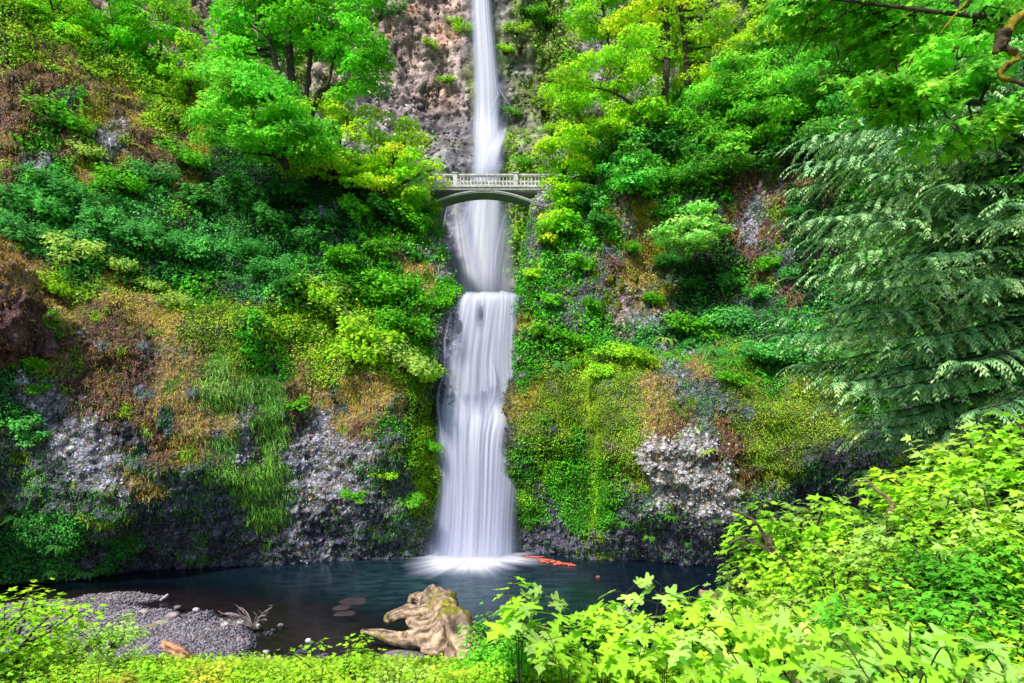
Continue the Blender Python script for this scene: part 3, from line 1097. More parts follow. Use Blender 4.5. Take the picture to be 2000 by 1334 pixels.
def rocks_left(px, py):
    """dark rock shows through at the top left of the lip and at mid-height"""
    k = 1 - .75 * np.exp(-((px - 938) / 9) ** 2 - ((py - 618) / 26) ** 2) - .55 * np.exp(-((px - 893) / 16) ** 2 - ((py - 650) / 40) ** 2)
    k *= 1 - .5 * np.exp(-((px - 900) / 22) ** 2 - ((py - 690) / 30) ** 2)
    k *= 1 - .16 * np.exp(-((py - 770 - 14 * np.sin(px * .09) - 9 * np.sin(px * .23)) / 17) ** 2) * (px > 880)
    k *= .82 + .3 * np.exp(-((px - 925) / 48) ** 2)
    return np.clip(k, 0.05, 1)


fall_sheet('water_curtain', low_rows, 110, 150, M['fall'], LW, 1.0, 0, .22, .95, .17, 0, rocks_left)
fall_sheet('water_curtain', low_rows, 90, 120, M['fall'], LW, 4.3, -.35, .25, .62, .25, .03, rocks_left)
fall_sheet('water_curtain', [(745, 872, 1005, 50.0, 0), (775, 868, 1010, 49.7, .35), (812, 862, 1018, 49.2, 1), (860, 866, 1004, 48.8, .9), (960, 870, 996, 48.4, .7), (1092, 866, 990, 48.0, .95)], 80, 90, M['fall'], LW, 7.7, -.3, .3, .7, .3)
fall_sheet('water_curtain', [(790, 850, 880, 49.2, .4), (860, 848, 885, 48.9, .5), (960, 842, 890, 48.6, .35), (1090, 815, 900, 48.3, .45)], 30, 60, M['fall'], LW, 9.1, -.2, .2, .55, .4)
fall_sheet('water_curtain', [(900, 965, 1005, 49.2, .1), (960, 960, 1008, 48.8, .3), (1090, 945, 1030, 48.3, .4)], 30, 60, M['fall'], LW, 11.1, -.2, .2, .3, .45)
for k, (pts) in enumerate([
        [(600, 884, 49.9), (660, 870, 49.8), (720, 868, 49.6), (780, 855, 49.3), (850, 862, 49.0), (940, 868, 48.7), (1020, 866, 48.6)],
        [(690, 954, 49.9), (720, 964, 49.8), (760, 966, 49.6), (800, 958, 49.4)],
        [(785, 1022, 49.6), (790, 1012, 49.3), (830, 1004, 49.2), (900, 990, 49.0)],
        [(770, 966, 49.6), (820, 950, 49.0), (880, 952, 48.8)]]):
    rows = [(py, px - 4, px + 4, dd - .25, (.34 if k == 0 else .5) * (1 if 0 < i < len(pts) - 1 else .1)) for i, (py, px, dd) in enumerate(pts)]
    fall_sheet('side_trickle', rows, 8, 60, M['trickle'], LW, 20 + k, 0, .05, 1.0, .4)
fall_sheet('mist', [(985, 840, 1010, 47.9, 0), (1040, 826, 1024, 47.6, .22), (1075, 812, 1036, 47.4, .42), (1098, 800, 1046, 47.2, .5)], 40, 40, M['mist'], LW, 13.0, 0, .2, .8, .45)
# foam where the fall meets the pool
na, nr = 160, 40
a = np.linspace(0, 2 * math.pi, na)
r = np.linspace(.02, 1, nr)
Aa, Rr = np.meshgrid(a, r, indexing='ij')
q = np.stack([np.cos(Aa) * 5, np.sin(Aa) * 5, 0 * Aa], -1).reshape(-1, 3)
rad = (1 + .35 * fbm(q, 3, 6)).reshape(Aa.shape)
ex = np.where(np.sin(Aa) < 0, 7.0, 2.2)
cx0, cy0 = -3.1, 48.4
V = np.stack([cx0 + np.cos(Aa) * Rr * rad * 6.2, cy0 + np.sin(Aa) * Rr * rad * ex, .05 + .12 * np.exp(-(Rr * 2.2) ** 2)], -1).reshape(-1, 3)
Af = (2.3 * (1 - Rr) ** 1.3).ravel() * (np.where(Rr < .3, 1, .92)).ravel()
fo = make_mesh('foam', V, grid_faces(na, nr), None, True, {'A': np.clip(Af * 1.35, 0, 1)}, np.stack([np.abs(Aa / 6.283 - .5).ravel() * 2, Rr.ravel()], 1))
obj('foam', fo, M['foam'], LW)

UW = empty('waterfall', (0, 0, 0), 'tall thin upper waterfall plunging down the far cliff behind the bridge', 'waterfall')


def bd(px, py, g=1.0):
    """depth of the far wall along a view ray, minus a gap"""
    dd = 80.0
    for _ in range(8):
        p = at(px, py, dd)
        dd = float(back_y(np.array(p[0]), np.array(p[2])))
    return dd - g


def urow(py, l, r, a, g=1.6):
    return (py, l, r, bd((l + r) / 2, py, g), a)


up_rows = [urow(-420, 926, 950, 1, 2), urow(-150, 922, 952, 1, 2), urow(0, 918, 962, 1, 2.2), urow(80, 919, 970, 1, 2.4), urow(160, 920, 978, .95, 2.6), urow(230, 919, 981, .95, 2.8),
           urow(270, 918, 984, .95, 2.4), urow(320, 916, 990, .95, 2), urow(345, 914, 985, .85, 1.8), urow(400, 900, 988, .9, 1.5), urow(480, 892, 986, .95, 1.4), urow(584, 888, 982, 1, 1.2)]
fall_sheet('water_curtain', up_rows, 60, 220, M['fall_far'], UW, 2.0, 0, .35, 1.0, .30)
fall_sheet('water_curtain', up_rows, 40, 160, M['fall_far'], UW, 5.5, -.6, .35, .75, .42, .04)
fall_sheet('water_curtain', [urow(225, 978, 996, 0, 2.6), urow(246, 974, 995, .15, 2.8), urow(268, 964, 992, .7, 3.2), urow(290, 948, 985, .9, 3), urow(320, 936, 978, .7, 2.6), urow(352, 920, 975, 0, 2.4)], 20, 40, M['fall_far'], UW, 8.5, -.5, .1, .9, .35)
fall_sheet('water_curtain', [urow(385, 866, 915, .3, 2), urow(440, 864, 930, .7, 2), urow(500, 866, 945, .75, 2), urow(584, 872, 970, .9, 1.8)], 40, 80, M['fall_far'], UW, 3.3, -.3, .2, .95, .5)
fall_sheet('water_curtain', [urow(400, 960, 1006, .15, 2), urow(460, 950, 1010, .6, 2), urow(584, 940, 1022, .8, 1.8)], 40, 80, M['fall_far'], UW, 6.3, -.3, .2, .6, .5)
for k, pts in enumerate([[(160, 966), (185, 972), (205, 962), (225, 958)], [(168, 972), (190, 985), (210, 1000)], [(262, 1010), (280, 1016), (300, 1024)],
                         [(398, 875), (430, 868), (470, 862), (500, 858)], [(400, 915), (430, 903), (455, 882), (500, 876), (560, 880)], [(420, 985), (500, 968), (575, 966)]]):
    rows = [(py, px - 2.0, px + 2.0, bd(px, py, 3.6), .55 if 0 < i < len(pts) - 1 else .25) for i, (py, px) in enumerate(pts)]
    fall_sheet('side_trickle', rows, 6, 50, M['trickle'], UW, 30 + k, 0, .03, 1.0, .4)


# ------------------------------------------------------------------ footbridge
def box(x0, x1, y0, y1, z0, z1, bev=.0):
    V = np.array([(x, y, z) for x in (x0, x1) for y in (y0, y1) for z in (z0, z1)])
    Fc = [(0, 1, 3, 2), (4, 6, 7, 5), (0, 4, 5, 1), (2, 3, 7, 6), (0, 2, 6, 4), (1, 5, 7, 3)]
    return V, Fc


def lathe(prof, x, y, z, sides=10):
    V, Fc = [], []
    for (r, h) in prof:
        for k in range(sides):
            t = 2 * math.pi * k / sides
            V.append((x + r * math.cos(t), y + r * math.sin(t), z + h))
    for i in range(len(prof) - 1):
        for k in range(sides):
            k2 = (k + 1) % sides
            Fc.append((i * sides + k, i * sides + k2, (i + 1) * sides + k2, (i + 1) * sides + k))
    return np.array(V), Fc


BD = 57.5
pxm = BD / F
bx0, bx1 = (790 - CX) * pxm, (1105 - CX) * pxm
zt = lambda py: CZ + (HY - py) * pxm
BR = empty('footbridge', ((945 - CX) * pxm, BD, zt(367)), 'pale concrete arch footbridge with a baluster railing crossing in front of the upper falls', 'bridge')
b0 = np.array(BR.location)


def bobj(name, geo, mat, parent=BR, smooth=False):
    V = np.concatenate(geo.v)
    if parent is BR:
        V = V - b0
    o = obj(name, make_mesh(name, V, geo.f, None, smooth), mat, parent)
    return o


def G1(*parts):
    g = Geo()
    for V, Fc in parts:
        g.add(V, Fc)
    return g


yf, yb = BD, BD + 2.0
bobj('deck', G1(box(bx0, bx1, yf - .12, yb + .12, zt(371), zt(364))), M['concrete'])
bobj('deck_edge_moulding', G1(box(bx0, bx1, yf - .22, yf - .12, zt(366.5), zt(363.4)), box(bx0, bx1, yb + .12, yb + .22, zt(366.5), zt(363.4))), M['concrete'])
# arch: crown at py 372, springing about py 402 at px 822 / 1072
ax0, ax1 = (826 - CX) * pxm, (1066 - CX) * pxm


def arch_pts(t, top):
    x = ax0 + (ax1 - ax0) * t
    s = (2 * t - 1)
    return x, (zt(371.5) - 1.62 * s * s if top else zt(376) - 1.60 * (s * s))


ag = Geo()
n = 40
V = []
for i in range(n + 1):
    t = i / n
    x, zt1 = arch_pts(t, True)
    _, zb1 = arch_pts(t, False)
    zb1 = min(zb1, zt1 - .2)
    for (y, z) in ((yf, zt1), (yf, zb1), (yb, zb1), (yb, zt1)):
        V.append((x, y, z))
Fc = []
for i in range(n):
    for k in range(4):
        k2 = (k + 1) % 4
        Fc.append((i * 4 + k, i * 4 + k2, (i + 1) * 4 + k2, (i + 1) * 4 + k))
Fc += [(0, 3, 2, 1), (n * 4, n * 4 + 1, n * 4 + 2, n * 4 + 3)]
ag.add(np.array(V), Fc)
bobj('arch', ag, M['concrete_dark'])
# face band on the arch (lighter edge)
rg = Geo()
V = []
for i in range(n + 1):
    t = i / n
    x, z1 = arch_pts(t, True)
    z1 += .02
    for (y, z) in ((yf - .07, z1), (yf - .05, z1 - .12), (yf + .05, z1 - .12), (yf + .05, z1)):
        V.append((x, y, z))
rg.add(np.array(V), Fc)
bobj('arch_face_band', rg, M['concrete'])
for x in (836, 1053):
    xx = (x - CX) * pxm
    tt = (xx - ax0) / (ax1 - ax0)
    zz = arch_pts(min(max(tt, 0), 1), True)[1]
    for yy in (yf + .15, yb - .5):
        bobj('spandrel_column', G1(box(xx - .14, xx + .14, yy, yy + .35, zz - .15, zt(372.5)), box(xx - .24, xx + .24, yy - .06, yy + .41, zt(374), zt(371.2))), M['concrete'])
for side, yy in ((0, yf - .02), (1, yb - .30)):
    rl = bobj('railing', G1(box(bx0, bx1, yy, yy + .30, zt(342.5), zt(339.5)), box(bx0, bx1, yy + .04, yy + .26, zt(344), zt(342.5))), M['concrete'])
    base_ = bobj('bottom_rail', G1(box(bx0, bx1, yy, yy + .30, zt(364) + .01, zt(361))), M['concrete'])
    posts = [(x - CX) * pxm for x in (806, 889, 1007, 1100)]
    for x in posts:
        bobj('post', G1(box(x - .2, x + .2, yy - .06, yy + .36, zt(363.8), zt(339)), box(x - .27, x + .27, yy - .12, yy + .42, zt(339), zt(337))), M['concrete'])
    if side == 0 or True:
        prof = [(.062, 0), (.062, .06), (.045, .09), (.085, .25), (.075, .42), (.045, .58), (.045, .66), (.062, .72), (.062, .82)]
        hh = zt(344) - zt(361)
        prof = [(r_, h_ / .82 * hh) for r_, h_ in prof]
        me = None
        x = bx0 + .2
        while x < bx1 - .1:
            if all(abs(x - p) > .3 for p in posts):
                if me is None:
                    V, Fc = lathe(prof, 0, 0, 0)
                    me = make_mesh('baluster', V, Fc, None, True)
                    me.materials.append(M['concrete'])
                o = obj('baluster', me, None, rl)
                o.location = (x - b0[0], yy + .15 - b0[1], zt(361) - b0[2])
            x += .335


# ------------------------------------------------------------------ trees
def limb(p0, p1, r0, r1, sag=0.0, n=9, wob=.15):
    p0, p1 = np.asarray(p0, float), np.asarray(p1, float)
    L = np.linalg.norm(p1 - p0)
    t = np.linspace(0, 1, n)[:, None]
    P = p0 + (p1 - p0) * t
    P[:, 2] += sag * L * np.sin(t[:, 0] * math.pi)
    w = rng.normal(0, wob * .12 * L, (n, 3))
    w[0] = w[-1] = 0
    P = P + w * np.sin(t * math.pi)
    return tube_geo(P, r0 + (r1 - r0) * t[:, 0], 7, .12)


def build_tree(name, label, cat, base, trunks, crowns, leaf, lsize, color, group=None, dens=1.0, clump=1.0, bark=None, nlimb=14, flat=.34, shape=None):
    """trunks: lists of (px,py,d,r) ; crowns: (px,py,rx,ry,d) ellipses of the silhouette"""
    b = np.array(at(*base))
    T = empty(name, b, label, cat, group)
    g = Geo()
    starts = []
    for tr in trunks:
        pts = np.array([at(p[0], p[1], p[2]) for p in tr])
        rr = np.array([p[3] for p in tr])
        C = curve_pts(np.column_stack([pts, rr]), 8 * len(tr))
        V, Fc = tube_geo(C[:, :3] - b, C[:, 3], 10, .18)
        g.add(V, Fc)
        starts.append(C)
    cl = []
    for (px, py, rx, ry, dd) in crowns:
        c = at(px, py, dd)
        ax, az = rx * dd / F, ry * dd / F
        ay = max(ax, az) * .75
        vol = ax * az * ay
        k = max(3, int(dens * 2.6 * vol ** .72 / clump ** 2))
        for _ in range(k):
            v = unit(rng.normal(0, 1, 3)) * rng.uniform(.25, 1) ** .5
            cl.append(c + v * np.array([ax, ay, az]))
    cl = np.array(cl)
    S = np.concatenate(starts)
    ids = rng.choice(len(cl), min(nlimb, len(cl)), replace=False)
    for i in ids:
        c = cl[i]
        dist = np.linalg.norm(S[:, :3] - c, axis=1) + np.maximum(S[:, 2] - c[2] + .5, 0) * 2
        s = S[np.argmin(dist)]
        L = np.linalg.norm(c - s[:3])
        r0 = min(s[3] * .6, .035 + .03 * L)
        V, Fc = limb(s[:3] - b, c - b, r0, .015, -.05)
        g.add(V, Fc)
        for _ in range(3):
            e = c + rng.normal(0, clump * .7, 3)
            V, Fc = limb(c - b - (c - s[:3]) * rng.uniform(.1, .5), e - b, .02, .008)
            g.add(V, Fc)
    P, Tt, Nn, Cc = [], [], [], []
    for c in cl:
        r_ = clump * rng.uniform(.65, 1.3)
        n_ = int(95 * r_ ** 2 / max(lsize / .3, .3) ** 1.6 * leaf)
        p, t_, q = clump_leaves(c - b, r_, max(n_, 8), flat)
        P.append(p)
        Tt.append(t_)
        Nn.append(q)
        k = rng.uniform(.45, 1.45)
        Cc.append(np.tile([k * rng.uniform(.8, 1.45), k, k * rng.uniform(.7, 1.1)], (len(p), 1)) * rng.uniform(.75, 1.25, (len(p), 1)))
    P, Tt, Nn, Cc = map(np.concatenate, (P, Tt, Nn, Cc))
    L = lsize * rng.uniform(.6, 1.3, len(P))
    if shape is None:
        V, Fq, C = leaf_quads(P, Tt, Nn, L, L * .78, Cc * np.array(color))
    else:
        V, Fq, C = leaf_shape(P, Tt, Nn, L, Cc * np.array(color), shape)
    obj('trunk', g.mesh('trunk'), bark or M['bark'], T)
    obj('crown', make_mesh('crown', V, Fq, C), M['leaf'], T)
    return T


GRN = (.065, .36, .022)
EMR = (.04, .27, .07)
LIM = (.13, .44, .02)
YEL = (.165, .50, .02)
# left side
build_tree('maple_tree', 'tall many-stemmed maple with a broad green crown left of the upper waterfall', 'tree', (585, 300, 54),
           [[(585, 300, 54, .42), (575, 200, 54, .36), (566, 110, 54, .3), (560, -40, 54, .22)], [(590, 290, 54, .3), (540, 130, 53, .25), (500, -30, 53, .16)],
            [(592, 280, 54, .28), (600, 170, 54, .2), (612, 60, 54, .16), (620, -60, 54, .12)],
            [(596, 270, 53.5, .22), (618, 185, 53, .2), (640, 165, 52.6, .14), (655, 110, 52.6, .1), (690, 60, 52, .06)],
            [(598, 260, 53.5, .2), (630, 180, 53, .16), (680, 160, 52.5, .1), (720, 150, 52, .05)]],
           [(560, 40, 120, 70, 54), (660, 60, 85, 75, 53), (690, 140, 75, 50, 52.5), (480, 60, 60, 90, 54), (640, -60, 120, 60, 54), (500, -60, 100, 60, 54), (730, 110, 40, 40, 52),
            (470, 120, 60, 40, 52)], 1.1, .32, GRN, 'maples around the falls', dens=1.15, nlimb=34)
build_tree('maple_tree', 'rounded dark green maple leaning out below the many-stemmed maple on the left cliff', 'tree', (560, 330, 50),
           [[(560, 330, 50, .28), (545, 260, 49.5, .2), (520, 200, 49, .12)], [(560, 330, 50, .2), (500, 260, 49, .14), (450, 230, 48.6, .06)]],
           [(490, 210, 95, 70, 48.8), (430, 240, 60, 45, 48.4), (560, 220, 60, 70, 49), (600, 270, 60, 45, 49), (470, 150, 70, 35, 49.2), (520, 280, 70, 25, 48.6)], 1.2, .30, (.085, .40, .045), 'maples around the falls', dens=1.5)
build_tree('maple_tree', 'yellow-green maple in front of the left end of the bridge', 'tree', (740, 400, 54),
           [[(740, 400, 54, .22), (760, 330, 53.6, .16), (790, 280, 53.4, .07)], [(742, 390, 54, .14), (800, 350, 53.4, .1), (850, 330, 53.2, .04)]],
           [(770, 300, 55, 45, 53.4), (800, 350, 55, 30, 53.2), (826, 330, 30, 24, 53), (740, 350, 60, 40, 53.5), (790, 255, 30, 28, 53.5), (800, 392, 35, 18, 53.4)], 1.1, .28, YEL, 'maples around the falls', dens=1.2)
build_tree('maple_tree', 'bright green maple filling the gap between the dark cliff top and the many-stemmed maple', 'tree', (640, 330, 54),
           [[(660, 340, 54.5, .2), (665, 270, 54, .12), (680, 220, 54, .06)]],
           [(680, 265, 60, 45, 54.2), (640, 225, 60, 35, 54.6), (620, 310, 90, 40, 52.6), (700, 320, 50, 30, 53.4), (730, 215, 20, 15, 54)], 1.1, .28, (.17, .44, .03), 'maples around the falls', dens=1.1)
for k, (px, py, rr, dd, c, lb) in enumerate([
        (100, 10, 75, 54, LIM, 'leafy maple nearest the grassy ridge at the top left corner'),
        (215, 20, 85, 57, GRN, 'bushy green maple on the left ridge above the yellow grass slope'),
        (310, 40, 80, 58, (.10, .40, .03), 'bushy green maple on the left ridge just left of the bare grey trunk'),
        (370, 120, 60, 57, LIM, 'low spreading maple below the bare grey trunk on the left ridge'),
        (450, 180, 55, 57, (.16, .44, .03), 'small bright maple between the left ridge and the many-stemmed maple')]):
    build_tree('maple_tree', lb, 'tree', (px, py + rr * .9, dd), [[(px, py + rr * 1.1, dd, .16), (px + 4, py + rr * .3, dd, .1), (px - 6, py - rr * .4, dd, .04)]],
               [(px, py, rr, rr * .7, dd), (px - rr * .5, py + rr * .4, rr * .5, rr * .35, dd - 1), (px + rr * .5, py + rr * .45, rr * .5, rr * .35, dd - 1)], 1.0, .30, c,
               'maples along the left ridge', dens=1.0)
# bare trunks on the left ridge
t = empty('tree_trunk', at(345, 75, 60), 'bare grey tree trunk on the left ridge against the pink cliff', 'tree')
V, Fc = tube_geo(np.array([at(342, 80, 60), at(345, 30, 60), at(352, -40, 60), at(356, -150, 60)]) - at(345, 75, 60), [.36, .33, .3, .26], 10, .1)
gg = Geo()
gg.add(V, Fc)
br = Geo()
br.add(V, Fc, [.22, .19, .17])
for _ in range(9):
    z = rng.uniform(.5, 9)
    e = np.array([rng.uniform(-1.6, 1.6), rng.uniform(-1, 1), z + rng.uniform(.2, .8)])
    br.add(*limb((.1, 0, z), e, .05, .01), [.12, .1, .09])
obj('trunk', br.mesh('trunk'), M['deadwood'], t)

# right side trees
build_tree('maple_tree', 'yellow-green maple reaching left over the gorge from the right cliff', 'tree', (1290, 300, 53),
           [[(1285, 320, 53, .3), (1262, 240, 52.5, .22), (1230, 200, 52, .14), (1180, 175, 51.6, .08), (1130, 170, 51.4, .04)], [(1270, 260, 52.6, .16), (1225, 240, 52, .1), (1150, 260, 51.6, .05)]],
           [(1110, 180, 60, 30, 51.4), (1180, 140, 80, 45, 51.8), (1240, 190, 60, 45, 52), (1150, 225, 75, 28, 51.6), (1250, 100, 60, 50, 53), (1120, 270, 50, 30, 52), (1200, 260, 50, 30, 52)],
           1.1, .30, (.15, .47, .02), 'maples around the falls', dens=1.25, nlimb=22)
build_tree('maple_tree', 'bright yellow maple covering the right end of the bridge', 'tree', (1130, 400, 54.5),
           [[(1135, 410, 54.5, .2), (1110, 350, 54, .14), (1080, 310, 53.8, .06)], [(1130, 400, 54, .14), (1100, 370, 53.8, .08), (1070, 350, 53.6, .04)]],
           [(1090, 305, 45, 35, 53.6), (1115, 345, 50, 35, 53.4), (1084, 362, 26, 22, 53.4), (1078, 400, 42, 30, 53.2), (1140, 300, 45, 30, 54), (1062, 292, 20, 12, 53.6), (1060, 440, 28, 35, 53)],
           1.1, .27, YEL, 'maples around the falls', dens=1.25)
for (px, w, top, bot, dd, c, lb, cr) in [
        (1297, .34, -60, 390, 55, (.19, .48, .02), 'straight dark-trunked tree, left of the pair standing on the right cliff', [(1240, 40, 60, 50, 56), (1300, 10, 60, 50, 55.5), (1260, 110, 50, 30, 55.5), (1330, 90, 50, 40, 56)]),
        (1345, .26, -60, 300, 56, (.17, .46, .02), 'crooked dark-trunked tree, right of the pair standing on the right cliff', [(1380, 40, 60, 50, 57), (1400, 110, 60, 40, 57), (1350, 170, 50, 30, 56.5), (1420, 180, 50, 30, 56)])]:
    build_tree('maple_tree', lb, 'tree', (px, bot, dd), [[(px + 12, bot, dd, w * 1.2), (px, bot * .6, dd, w), (px + (6 if px < 1320 else -8), bot * .25, dd, w * .85), (px + (0 if px < 1320 else -26), top, dd, w * .7)]],
               cr, 1.0, .30, c, 'maples around the falls', dens=1.0, nlimb=18)
for k, (px, py, rr, dd, c, lb) in enumerate([
        (1180, 20, 70, 60, LIM, 'pale green tree on the skyline right of the upper waterfall'),
        (1440, 150, 70, 52, (.09, .38, .04), 'mid green maple right of the pair of dark trunks'),
        (1400, 300, 60, 50, (.06, .30, .04), 'dark green maple below the pair of dark trunks'),
        (1480, 240, 70, 50, (.08, .36, .04), 'spreading maple on the right cliff above the brown overhang'),
        (1560, 180, 75, 48, (.08, .37, .04), 'layered maple beneath the thick dark trunk on the right'),
        (1500, 60, 70, 56, (.20, .48, .03), 'yellow-green maple left of the thick dark trunk at the top'),  # lighter, yellower leaf colour
        (1640, 110, 80, 46, (.06, .33, .04), 'green maple right of the thick dark trunk at the top'),
        (1640, 240, 60, 44, (.05, .30, .05), 'dark green maple above the highest cedar boughs'),  # darker green leaf colour
        (1240, 330, 60, 51, (.05, .29, .05), 'dense dark maple on the edge of the right cliff, above the rock pillars')]):
    build_tree('maple_tree', lb, 'tree', (px, py + rr * .9, dd), [[(px + 10, py + rr * 1.15, dd, .16), (px + 2, py + rr * .3, dd, .1), (px - 8, py - rr * .4, dd, .04)]],
               [(px, py, rr, rr * .6, dd), (px - rr * .55, py + rr * .3, rr * .5, rr * .3, dd - 1.2), (px + rr * .5, py + rr * .35, rr * .55, rr * .3, dd - 1), (px, py - rr * .5, rr * .5, rr * .3, dd)],
               1.1, .30, c, 'maples on the right slope', dens=1.15)
build_tree('maple_tree', 'small bright maple jutting from the rock face in the middle of the right cliff', 'tree', (1350, 470, 48.5),
           [[(1360, 490, 49.5, .12), (1350, 460, 48.5, .08), (1330, 440, 47.8, .04)], [(1360, 485, 49, .08), (1390, 450, 48, .04)]],
           [(1340, 450, 60, 22, 47.6), (1370, 420, 40, 22, 48), (1390, 455, 35, 16, 47.8), (1290, 460, 25, 12, 47.6), (1345, 472, 60, 12, 47.2)], 1.2, .27, (.14, .44, .12), 'maples on the right slope', dens=1.8, clump=.8)


# ------------------------------------------------------------------ conifers: drooping boughs of flat sprays
def build_cedar(name, label, base, trunk, boughs, color, tipcol, group=None, sec=1.7, gap=.42, spray=.34, sgap=.13, leafw=.03, droop=.3):
    """trunk, long limbs, drooping side boughs off each limb, flat fans of scale-leaf sprays off each bough"""
    b = np.array(base, float)
    T = empty(name, b, label, 'tree', group)
    top = np.array(trunk, float)
    pts = np.array([b + (top - b) * t + np.array([.1 * math.sin(5 * t), .1 * math.cos(4 * t), 0]) for t in np.linspace(0, 1, 12)])
    V, Fc = tube_geo(pts - b, np.linspace(.42, .05, 12), 12, .15)
    g = Geo()
    g.add(V, Fc)
    P, Tp, Nr, Ln, Cc = [], [], [], [], []
    for (h, az, L) in boughs:
        s = b + (top - b) * h
        dirv = np.array([math.cos(az), math.sin(az), 0])
        n = max(6, int(L / gap))
        t = np.linspace(0, 1, n)
        dz = .06 * L * t - droop * L * t ** 1.6 + .10 * L * t ** 4
        pth = s + dirv * (L * t)[:, None] + np.array([0, 0, 1]) * dz[:, None] + np.cross(dirv, [0, 0, 1]) * (rng.uniform(-.2, .2) * L * t ** 2)[:, None]
        V, Fc = tube_geo(pth - b, np.linspace(.055, .01, n), 5)
        g.add(V, Fc)
        fw = unit(np.gradient(pth, axis=0))
        sd = unit(np.cross(fw, [0, 0, 1]))
        for i in range(max(1, int(n * .15)), n):
            for sg in ((-1, 1) if i < n - 1 else (0,)):
                ln = sec * (1.1 - .5 * t[i]) * rng.uniform(.6, 1.25) * min(1, L / 5)
                sv = unit(sd[i] * sg * 1.0 + fw[i] * .8 + rng.normal(0, .22, 3) * np.array([1, 1, .5]))
                m = max(5, int(ln / sgap))
                tt = np.linspace(0, 1, m)
                lift = rng.uniform(.02, .22)
                rach = pth[i] + sv * (ln * tt)[:, None] + np.array([0, 0, 1]) * (ln * (lift * tt - (.45 + lift) * tt ** 2.2))[:, None]
                g.add(*tube_geo(rach[::2] - b, np.linspace(.014, .004, len(rach[::2])), 3, cap=False))
                rd = unit(np.gradient(rach, axis=0))
                rs = unit(np.cross(rd, [0, 0, 1]))
                shade = rng.uniform(.65, 1.15)
                for q in (-1, 1):
                    for f in (0.0, .55):
                        P.append(rach - rd * (f * sgap))
                        Tp.append(unit(rs * q * (.85 - .5 * f) + rd * (.8 + f) + np.array([0, 0, -.35]) + rng.normal(0, .14, (m, 3))))
                        Nr.append(unit(np.array([0, 0, 1.0]) + rs * q * -.3 + rng.normal(0, .22, (m, 3))))
                        Ln.append(spray * (1.15 - .55 * tt) * rng.uniform(.7, 1.25, m))
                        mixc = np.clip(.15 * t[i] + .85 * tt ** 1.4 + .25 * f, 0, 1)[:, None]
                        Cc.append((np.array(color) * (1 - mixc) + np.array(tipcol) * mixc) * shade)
    P, Tp, Nr, Ln, Cc = map(np.concatenate, (P, Tp, Nr, Ln, Cc))
    Cc = Cc * rng.uniform(.75, 1.25, (len(Cc), 1))
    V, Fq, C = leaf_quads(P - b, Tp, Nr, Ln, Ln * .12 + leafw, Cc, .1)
    print('cedar', len(P))
    obj('trunk', g.mesh('trunk'), M['bark'], T)
    obj('foliage', make_mesh('foliage', V, Fq, C), M['needle'], T)
    return T


def boughs(n, h0, h1, L, az0, az1, taper=.6):
    r = []
    for i in range(n):
        h = h0 + (h1 - h0) * (i + rng.uniform(0, .8)) / n
        r.append((h, rng.uniform(az0, az1), L * (1 - taper * (h - h0) / (h1 - h0)) * rng.uniform(.75, 1.12)))
    return r


W = math.pi
build_cedar('cedar_tree', 'large cedar with drooping pale blue-green boughs filling the right edge', (19.5, 22.5, 4.0), (19.5, 23, 31),
            boughs(120, .34, .73, 8.4, W * .84, W * 1.66, .10) + boughs(50, .10, .36, 5.8, W * .84, W * 1.66, -.35), (.018, .14, .08), (.26, .55, .34),
            sec=1.35, gap=.38, spray=.24, sgap=.095, leafw=.034)
build_cedar('cedar_tree', 'dark cedar at the top right behind the pale cedar', (24.5, 34, 10), (24.5, 34, 46),  # darker foliage colour than the pale cedar
            boughs(48, .15, .95, 7.5, W * .6, W * 1.6, .5), (.02, .12, .03), (.10, .32, .06), gap=.7, sgap=.22, spray=.5, leafw=.05)
build_cedar('fir_tree', 'tall conifer with a thick dark trunk at the top right of the cliff', (at(1522, 110, 55)), at(1534, -520, 55),
            boughs(34, .02, .9, 4.8, 0, 2 * W, .4), (.02, .12, .03), (.10, .32, .06), gap=.7, sgap=.24, spray=.55, leafw=.05)
build_cedar('fir_tree', 'dark conifer right of the thick-trunked conifer at the top', (at(1730, 130, 46)), at(1740, -520, 46),
            boughs(34, .0, .9, 5.0, 0, 2 * W, .4), (.018, .11, .03), (.10, .30, .06), gap=.7, sgap=.24, spray=.5, leafw=.05)

# overhanging maple at the top right, rooted beyond the right edge of the view
build_tree('maple_tree', 'near maple hanging bright leafy branches into the top right corner', 'tree', (2330, 1000, 15),
           [[(2330, 1100, 15, .35), (2300, 500, 15, .3), (2240, 150, 15, .24), (2200, -100, 15, .16)], [(2290, 420, 15, .16), (2120, 250, 15, .1), (1900, 200, 15, .06), (1700, 210, 15, .02)],
            [(2240, 150, 15, .15), (2100, 60, 15, .1), (1800, 20, 15, .05), (1560, -10, 15, .02)]],
           [(1640, 20, 90, 45, 16), (1760, 60, 90, 60, 16), (1870, 130, 80, 55, 15), (1780, 190, 90, 35, 15), (1690, 170, 60, 30, 15), (1940, 230, 60, 40, 15), (1850, 270, 60, 25, 15), (1560, 20, 50, 25, 16),
            (1960, 30, 60, 40, 15), (1690, 110, 60, 40, 17)],
           1.05, .20, (.09, .37, .045), None, dens=3.2, clump=.42, nlimb=50, shape=MAPLE_LO, flat=.35)
